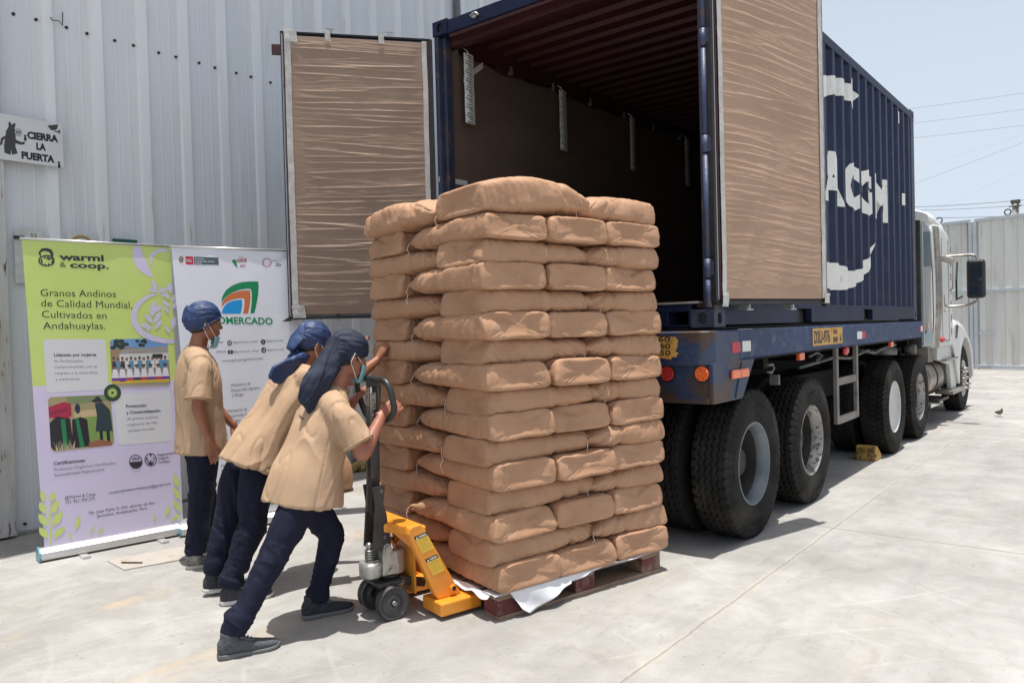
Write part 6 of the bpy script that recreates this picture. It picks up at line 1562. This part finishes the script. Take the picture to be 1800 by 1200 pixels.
def person(name_label, o, J, skin, capm, seed):
    """J: joints in the person's frame (s forward, w to the right, z up)"""
    T = frame_pts(o, J.get('fwd', A2)); t = thing('person', name_label, 'person', T(0, 0, 0))
    fwd3 = T(1, 0, 0)-T(0, 0, 0); lat3 = T(0, 1, 0)-T(0, 0, 0)
    g = lambda k_: T(*J[k_])
    # ---------------- body: one continuous surface
    mb = MB()
    spine = [T(*p[:3]) for p in J['torso']]
    mb.tube(spine, [(a*.86, b*.82) for *_, a, b in J['torso']], 22, ref=lat3, sub=5)
    head = g('head'); F = T(*[J['head'][i]+J['face'][i] for i in range(3)])-head; U = V(J.get('up', (0, 0, 1)))
    if 'upl' in J: U = T(*J['upl'])-T(0, 0, 0)
    hs = J.get('hs', 1.06); Mh = head_parts(mb, head, F, U, hs)
    nb = T(*J['torso'][-1][:3]); mb.tube([nb-V((0, 0, .03)), nb, nb.lerp(Mh @ V((-.02, 0, -.06)), .5), Mh @ V((-.022, 0, -.055)), Mh @ V((-.02, 0, -.01))], [.075, .060, .055, .054, .05], 18, ref=lat3, sub=4)
    for s_ in 'RL':
        a_, e, w_ = g(s_+'sh'), g(s_+'el'), g(s_+'wr')
        limb(mb, [a_, a_.lerp(e, .45), a_.lerp(e, .85), e, e.lerp(w_, .25), e.lerp(w_, .65), w_], [.050, .047, .041, .040, .041, .032, .0255])
        hd = J[s_+'hand']; dv = T(*[J[s_+'wr'][i]+hd['d'][i] for i in range(3)])-w_; pn = T(*[J[s_+'wr'][i]+hd['n'][i] for i in range(3)])-w_
        hand(mb, w_, dv, pn, hd.get('side', 1), hd.get('curl', (.3, .35, .3)), thumb=hd.get('thumb', (.6, .3)), sc=hd.get('sc', 1.10))
        h_, k_, an = g(s_+'hip'), g(s_+'kn'), g(s_+'an')
        limb(mb, [h_, k_, k_.lerp(an, .3), an, an-V((0, 0, .05))], [.065, .050, .048, .034, .034])
    body = finish(mb, 'body', skin, t, .0052, 3, lambda p, n: float(.0006*nz(p, 70)), .45)
    # face details
    mb = MB()
    for s_ in (1, -1): mb.tube([Mh @ V((.088, s_*.014, .007)), Mh @ V((.087, s_*.030, .013)), Mh @ V((.072, s_*.047, .008))], [.0035, .0045, .002], 6, sub=3)
    mb.each('eyebrow', M_hair, body)
    for s_ in (1, -1):
        mb = MB(); mb.ball((.072, s_*.031, -.0085), .0105, .012, .0075, Mh, 12, 8); e_ = mb.build('eye', M_eyew, body)
        mb = MB(); mb.ball((.0815, s_*.030, -.0085), .0035, .0055, .0055, Mh, 10, 8); mb.build('iris', M_hair, e_)
    # hair showing below the cap
    mb = MB(); mb.ball((-.028, 0, -.006), .083, .0775, .075, Mh, 18, 14); mb.ball((-.040, 0, -.048), .060, .062, .040, Mh, 16, 10)
    for s_ in (1, -1): mb.ball((.016, s_*.068, -.006), .014, .010, .026, Mh, 10, 8)
    finish(mb, 'hair', M_hair, body, .006, 2)
    # mask
    mk = J['mask']; mb = MB(); rows = []
    for i in range(9):
        v_ = i/8; row = []
        for j in range(17):
            a = (j/16-.5)*2; th = a*1.12
            z = mk['z1']+(mk['z0']-mk['z1'])*v_; rx = mk['r']*(1-.25*v_ if mk.get('chin') else 1-.10*abs(v_-.4)); ry = .066*(1-.15*v_)
            pl_ = .0035*math.sin(v_*math.pi*6)*(1-abs(a))
            x = mk['x']+rx*math.cos(th)+pl_; y = ry*math.sin(th)
            row.append(Mh @ V((x, y, z+.012*abs(a)**2*(v_-.5)*-1)))
        rows.append(row)
    mb.add([p for r_ in rows for p in r_], [(i*17+j, (i+1)*17+j, (i+1)*17+j+1, i*17+j+1) for i in range(8) for j in range(16)], True)
    mo = mb.build('face_mask', M_mask, t, fix=False); sm = mo.modifiers.new('s', 'SOLIDIFY'); sm.thickness = .0025
    mb = MB()
    for s_ in (1, -1):
        j = 16 if s_ < 0 else 0
        ear1, ear2 = Mh @ V((-.010, s_*.090, .004)), Mh @ V((-.022, s_*.088, -.045))
        p0_, p1_ = (rows[0][16] if (rows[0][16]-ear1).length < (rows[0][0]-ear1).length else rows[0][0]), (rows[8][16] if (rows[8][16]-ear1).length < (rows[8][0]-ear1).length else rows[8][0])
        mb.tube([p0_, p0_.lerp(ear1, .5)+(p0_-head).normalized()*.006, ear1, ear2, p1_.lerp(ear2, .5)+(p1_-head).normalized()*.006, p1_], .0020, 6)
    mb.each('ear_loop', M_loop, mo)
    # ---------------- shirt
    mb = MB(); mb.tube(spine, [(a, b) for *_, a, b in J['torso']], 30, ref=lat3, sub=6)
    shL, shR = g('Lsh'), g('Rsh'); mb.tube([shL.lerp(shR, -.03), shL.lerp(shR, .22)+V((0, 0, .022)), (shL+shR)/2+V((0, 0, .04)), shL.lerp(shR, .78)+V((0, 0, .022)), shL.lerp(shR, 1.03)], [.072, .082, .085, .082, .072], 18, sub=5)
    ends = []
    for s_ in 'RL':
        a_, e = g(s_+'sh'), g(s_+'el'); k_ = J.get('slv', .80); x = a_.lerp(e, k_); sw = J.get('slw', 1.0)
        inw = ((shL+shR)/2-a_).normalized(); mb.tube([a_+inw*.085+V((0, 0, .012)), a_+inw*.035+V((0, 0, .012)), a_.lerp(x, .12), a_.lerp(x, .40), a_.lerp(x, .7), x], [(.035, .035), (.060, .062), (.071, .074), (.073*sw, .077*sw), (.074*sw, .078*sw), (.077*sw, .081*sw)], 22, sub=5); ends.append((x, (x-a_).normalized(), .0825*sw))
    def pull(p): return J['pull'](T, p) if 'pull' in J else V((0, 0, 1))
    sh_ = finish(mb, 'shirt', M_shirt, t, .0070, 11, cloth_fold(seed, (lambda p: J['pulldir'](T).normalized()) if 'pulldir' in J else None, J.get('famp', .006)*1.25))
    # shirt hem band, side seam
    p0_, p1_ = spine[0], spine[1]; a0, b0_ = J['torso'][0][3:]; tg = (p1_-p0_).normalized(); la = (lat3-tg*lat3.dot(tg)).normalized(); lb = tg.cross(la)
    ctr, cdir = T(*J['torso'][-1][:3]), (spine[-1]-spine[-3]).normalized(); la = (lat3-cdir*lat3.dot(cdir)).normalized(); lb = cdir.cross(la)
    mb = MB(); cc_ = ctr-cdir*.008; mb.tube([cc_+la*.068*math.cos(a_)+lb*.064*math.sin(a_)+cdir*.006*math.sin(a_) for a_ in [i*math.pi/16 for i in range(32)]], (.0085), 8, closed=True)
    mb.build('collar', M_hem, sh_)
    mb = MB()
    for x, dr, rd in ends:
        a1 = (lat3-dr*lat3.dot(dr)).normalized(); a2 = dr.cross(a1)
        mb.tube([x+a1*rd*.955*math.cos(a_)+a2*rd*1.01*math.sin(a_)-dr*.006 for a_ in [i*math.pi/16 for i in range(32)]], .0042, 8, closed=True)
    mb.each('sleeve_hem', M_hem, sh_)
    # ---------------- trousers
    mb = MB(); wz = J['waist']; wp = T(*wz[:3])
    hc = (g('Rhip')+g('Lhip'))/2
    mb.tube([wp, hc+V((0, 0, .02)), hc-V((0, 0, .05))], [(.12, .07), (.155, .110), (.13, .10)], 26, ref=lat3, sub=5)
    for s_ in 'RL':
        h_, k_, an = g(s_+'hip'), g(s_+'kn'), g(s_+'an'); tw = J.get('tw', 1)
        pts = [h_, h_.lerp(k_, .35), h_.lerp(k_, .8), k_, k_.lerp(an, .3), k_.lerp(an, .7), k_.lerp(an, .93), an-V((0, 0, .015))]
        rr = [(.070, .072), (.092*tw, .099*tw), (.079*tw, .084*tw), (.072*tw, .078*tw), (.070*tw, .074*tw), (.061*tw, .066*tw), (.060, .063), (.054, .058)]
        mb.tube(pts, rr, 24, ref=lat3, sub=5)
    ank = [(g('Ran'), g('Rkn')), (g('Lan'), g('Lkn'))]; cf = cloth_fold(seed+5, None, .0075)
    def tfold(p, n):
        d = cf(p, n)
        for an, kn in ank:
            ax = (kn-an).normalized(); u = (p-an).dot(ax); r_ = (p-(an+ax*u)).length
            if r_ < .13:
                q = p-ax*u; k1 = max(0, 1-abs(u-.06)/.17); k2 = max(0, 1-abs(u-(kn-an).length)/.16)
                if k1+k2 > 0:
                    z_ = noise.noise(V((q.x*5, q.y*5, u*17+seed))+V((0, 0, 1.3*noise.noise(p*8)))); r2 = max(0, 1-abs(noise.noise(V((q.x*6+3, q.y*6, u*24+seed*2))))*4)
                    d += (.016*z_+.006*r2)*min(1, k1+k2*.8)
        return float(d)
    tr_ = finish(mb, 'trousers', M_trs, t, .0085, 5, tfold)
    # ---------------- cap
    mb = MB(); kind = J['cap']
    mb.ball((-.016, 0, .026), .111, .091, .104, Mh, 22, 16); mb.ball((-.045, 0, .010), .087, .083, .085, Mh, 20, 14)
    for extra in kind.get('extra', []): mb.tube([Mh @ V(p) for p in extra[0]], extra[1], 16, ref=Mh.to_3x3() @ V((0, 1, 0)), sub=4, ex=extra[2] if len(extra) > 2 else 2)
    for extra in kind.get('world', []): mb.tube([T(*p) for p in extra[0]], extra[1], 22, ref=lat3 if len(extra) < 3 else T(*extra[2])-T(0, 0, 0), sub=5, ex=2.6)
    me = mb.mesh('cap', [capm], fix=False); me = realise(me, .0058, 3)
    # cut the crown along a slanted brow line (front high, nape low)
    Mi = Mh.inverted(); bm = bmesh.new(); bm.from_mesh(me)
    dead = []
    for f in bm.faces:
        c = Mi @ f.calc_center_median()
        lim = kind.get('brow', .022)+(c.x-.09)*kind.get('slope', .42)
        if c.x > -.13 and c.z < lim and abs(c.y) < .14 and (Vector((c.x+.016, c.y, c.z-.026)).length < .135) and c.x > kind.get('cutx', -.2): dead.append(f)
    bmesh.ops.delete(bm, geom=dead, context='FACES'); bm.to_mesh(me); bm.free()
    cs = seed*1.7
    def capf(p, n):
        q = Mi @ p; a = math.atan2(q.y, q.z-.03); rr = nz(V((q.x*4, a*2.2, q.z*2)), 2.4, cs)
        if q.x < -.10 or q.z < -.09:
            dd = (T(-.55, 0, -1)-T(0, 0, 0)).normalized(); e_ = p-dd*p.dot(dd)*.85
            return float(.010*noise.noise(e_*17+V((cs, 0, 0)))+.008*max(0, 1-abs(noise.noise(e_*20+V((0, cs, 0))))*4)**2+.003*nz(p, 25))
        return float(.005*rr+.0035*max(0, 1-abs(nz(V((q.x*9, a*3, 0)), 1.3, cs+4))*4)**2+.003*nz(p, 22, cs))
    displace(me, capf)
    for p in me.polygons: p.use_smooth = True
    co = link('cap', me, t); sm = co.modifiers.new('s', 'SOLIDIFY'); sm.thickness = .004; sm.offset = 0
    if kind.get('band'):
        mb = MB(); pts = []
        for i in range(25):
            th = -1.9+3.8*i/24; x = -.016+.1135*math.cos(th); y = .0925*math.sin(th); z = kind.get('brow', .022)+(x-.09)*kind.get('slope', .42)+.003
            pts.append(Mh @ V((x, y, z)))
        mb.tube(pts, .0042, 8); mb.build('cap_seam', capm, co)
    return t, T, Mh, dict(body=body, shirt=sh_, trousers=tr_)

# worker 1: standing, arms hanging
J1 = dict(head=(.012, 0, 1.617), face=(1, .10, -.05), hs=1.06,
          torso=[(-.038, 0, .742, .208, .170), (-.038, 0, .92, .195, .152), (-.045, 0, 1.10, .200, .146), (-.048, 0, 1.24, .205, .140), (-.055, 0, 1.34, .185, .115), (-.055, 0, 1.40, .125, .085), (-.042, 0, 1.445, .070, .066)],
          Rsh=(-.075, .185, 1.335), Rel=(-.115, .245, 1.055), Rwr=(-.045, .235, .845), Lsh=(-.045, -.185, 1.335), Lel=(.085, -.235, 1.07), Lwr=(.235, -.175, .872),
          Rhand=dict(d=(.28, -.05, -.95), n=(.1, -1, 0), side=-1, curl=(.35, .35, .3), thumb=(.35, .2)), Lhand=dict(d=(.30, .05, -.9), n=(.3, 1, .1), side=1, curl=(.35, .4, .35), thumb=(.5, .3)),
          Rhip=(-.045, .095, .86), Rkn=(-.075, .105, .48), Ran=(-.125, .11, .105), Lhip=(-.035, -.095, .86), Lkn=(.0, -.10, .49), Lan=(.025, -.10, .115), waist=(-.03, 0, .95),
          mask=dict(z0=-.165, z1=-.098, r=.070, x=.020, chin=True), cap=dict(brow=.030, slope=.62, band=True), slw=1.02, famp=.0055, pulldir=lambda T: T(.25, 0, 1)-T(0, 0, 0))
t1, T1, H1, _ = person('worker standing upright in beige T-shirt and bright blue cap before the banners', (-2.79, -1.93), J1, M_skin, M_cap, 3.1)
shoe(t1, None, T1(-.185, .11, .0), T1(.095, .145, .0), 0, M_shoe1, M_sole1); shoe(t1, None, T1(-.04, -.10, 0), T1(.235, -.075, 0), 0, M_shoe1, M_sole1)

# worker 2: leaning forward, both hands on the stack
J2 = dict(head=(.520, .0, 1.462), face=(1, .0, -.32), upl=(.32, 0, 1), hs=1.0,
          torso=[(.100, 0, .735, .226, .190), (.160, 0, .86, .210, .168), (.25, 0, 1.00, .200, .142), (.325, 0, 1.13, .205, .132), (.385, 0, 1.22, .180, .112), (.425, 0, 1.275, .120, .085), (.452, 0, 1.315, .068, .066)],
          Rsh=(.40, .185, 1.225), Rel=(.650, .27, 1.235), Rwr=(.835, .235, 1.345), Lsh=(.42, -.175, 1.225), Lel=(.63, -.16, 1.20), Lwr=(.815, -.02, 1.325),
          Rhand=dict(d=(.45, .10, .75), n=(1, 0, -.3), side=1, curl=(.75, .75, .5), thumb=(.7, .3)), Lhand=dict(d=(.25, .05, .95), n=(1, 0, 0), side=-1, curl=(.2, .3, .3), thumb=(.7, .2)),
          Rhip=(.115, .095, .80), Rkn=(.065, .11, .42), Ran=(-.075, .115, .11), Lhip=(.09, -.095, .80), Lkn=(-.01, -.10, .43), Lan=(-.095, -.105, .135), waist=(.16, 0, .90),
          mask=dict(z0=-.125, z1=-.050, r=.082, x=.022), tw=1.02, famp=.009,
          cap=dict(brow=.020, slope=.52, extra=[([(-.07, 0, .02), (-.115, 0, -.035), (-.135, 0, -.085)], [(.07, .06), (.06, .035), (.05, .022)]), ],
                   world=[([(.455, .02, 1.40), (.415, .05, 1.375), (.36, .085, 1.345), (.29, .11, 1.310), (.235, .12, 1.275), (.200, .12, 1.255)], [(.040, .035), (.026, .026), (.042, .018), (.056, .012), (.055, .010), (.025, .007)], (.45, 0, .9)),
                   ([(.46, -.02, 1.40), (.38, .0, 1.36), (.31, .0, 1.31), (.27, .0, 1.24)], [(.05, .04), (.06, .03), (.08, .018), (.05, .010)])]),
          slw=1.05, pulldir=lambda T: T(.55, .1, 1)-T(0, 0, 0))
t2, T2, H2, _d2 = person('worker bending forward with both hands on the sacks, blue head cloth knotted at the nape', (-2.0, -2.22), J2, M_skin, M_cap, 7.7)
shoe(t2, None, T2(-.13, .115, .0), T2(.165, .145, 0), 0, M_shoe2, M_sole2); shoe(t2, None, T2(-.165, -.105, .022), T2(.10, -.10, 0), 0, M_shoe2, M_sole2)
# faded back print on the second worker's shirt
# worker 3: pushing the jack handle
J3 = dict(head=(.372, 0, 1.400), face=(1, .02, -.26), upl=(.26, 0, 1), hs=1.01,
          torso=[(.085, 0, .645, .232, .205), (.110, 0, .77, .218, .185), (.160, 0, .90, .200, .155), (.205, 0, 1.02, .205, .145), (.240, 0, 1.115, .185, .120), (.265, 0, 1.175, .125, .090), (.290, 0, 1.225, .070, .070)],
          Rsh=(.215, .19, 1.115), Rel=(.300, .275, .905), Rwr=(.448, .215, 1.085), Lsh=(.235, -.185, 1.11), Lel=(.33, -.23, .93), Lwr=(.435, -.085, 1.150),
          Rhand=dict(d=(.85, .0, .45), n=(.35, -1, -.2), side=-1, curl=(.95, 1.15, .8), thumb=(.5, .5)), Lhand=dict(d=(.80, .0, .65), n=(.5, .1, -.6), side=1, curl=(.9, 1.1, .8), thumb=(.5, .5)),
          Rhip=(.06, .10, .725), Rkn=(-.115, .115, .425), Ran=(-.325, .118, .115), Lhip=(.09, -.09, .725), Lkn=(.285, -.10, .42), Lan=(.19, -.105, .10), waist=(.11, 0, .83),
          mask=dict(z0=-.135, z1=-.045, r=.084, x=.022), slv=.78, slw=1.08, famp=.0085, tw=.90,
          cap=dict(brow=.016, slope=.50, world=[([(.33, 0, 1.46), (.285, .01, 1.40), (.232, .03, 1.345), (.180, .05, 1.285), (.132, .06, 1.215), (.122, .065, 1.155), (.132, .065, 1.115)], [(.070, .078), (.062, .076), (.062, .066), (.066, .050), (.068, .032), (.046, .018), (.014, .008)], (1, 0, .35))]),
          pulldir=lambda T: T(.38, -.1, 1)-T(0, 0, 0))
t3, T3, H3, _d3 = person('nearest worker pushing the pallet jack handle, dark navy head cloth draped down his back', (-1.277, -2.364), J3, M_skin2, M_capd, 12.3)
shoe(t3, None, T3(-.395, .115, .0), T3(-.105, .145, 0), 0, M_shoe3, M_sole3); shoe(t3, None, T3(.105, -.105, .0), T3(.395, -.085, 0), 0, M_shoe2, M_sole3)

# faded print on the back of the second worker's shirt, laid on the cloth
from mathutils.bvhtree import BVHTree
def patch(obj, quad, m, parent, name, nu=8, nv=8, off=.002):
    me = obj.data; M_ = obj.matrix_parent_inverse; dg = [v.co.copy() for v in me.vertices]; bvh = BVHTree.FromPolygons(dg, [tuple(p.vertices) for p in me.polygons])
    vs = []
    for i in range(nu+1):
        for j in range(nv+1):
            u, v = i/nu, j/nv; x = (quad[0][0]*(1-u)+quad[1][0]*u)*(1-v)+(quad[3][0]*(1-u)+quad[2][0]*u)*v; y = (quad[0][1]*(1-u)+quad[1][1]*u)*(1-v)+(quad[3][1]*(1-u)+quad[2][1]*u)*v
            h = bvh.ray_cast(CAMPOS, ray(x, y).normalized()); vs.append(h[0]+h[1]*off if h[0] else None)
    fs = []
    for i in range(nu):
        for j in range(nv):
            q = (i*(nv+1)+j, (i+1)*(nv+1)+j, (i+1)*(nv+1)+j+1, i*(nv+1)+j+1)
            if all(vs[k] is not None for k in q) and max((vs[q[a]]-vs[q[(a+1) % 4]]).length for a in range(4)) < .06: fs.append(q)
    use = sorted({k for f in fs for k in f}); mp = {k: i for i, k in enumerate(use)}
    if not use: return
    mb = MB(); mb.add([vs[k] for k in use], [tuple(mp[k] for k in f) for f in fs], True); return mb.build(name, m, parent)
P2_shirt, P3_shirt = _d2['shirt'], _d3['shirt']; o2 = P2_shirt
patch(o2, [(482, 640), (500, 660), (494, 672), (474, 655)], mat('print_yellow', (.52, .44, .10), (.50, .36, .22), 30, .8), o2, 'faded_print')
patch(o2, [(473, 656), (494, 673), (488, 684), (466, 668)], mat('print_rust', (.36, .20, .14), (.45, .32, .22), 40, .8), o2, 'faded_print')
patch(o2, [(487, 628), (503, 645), (500, 659), (483, 639)], mat('print_pale', (.55, .54, .50), rough=.8), o2, 'faded_print')
patch(P3_shirt, [(527, 728), (534, 735), (533, 739), (526, 732)], mat('shirt_mark', (.16, .10, .08), rough=.8), P3_shirt, 'small_print', 4, 4)
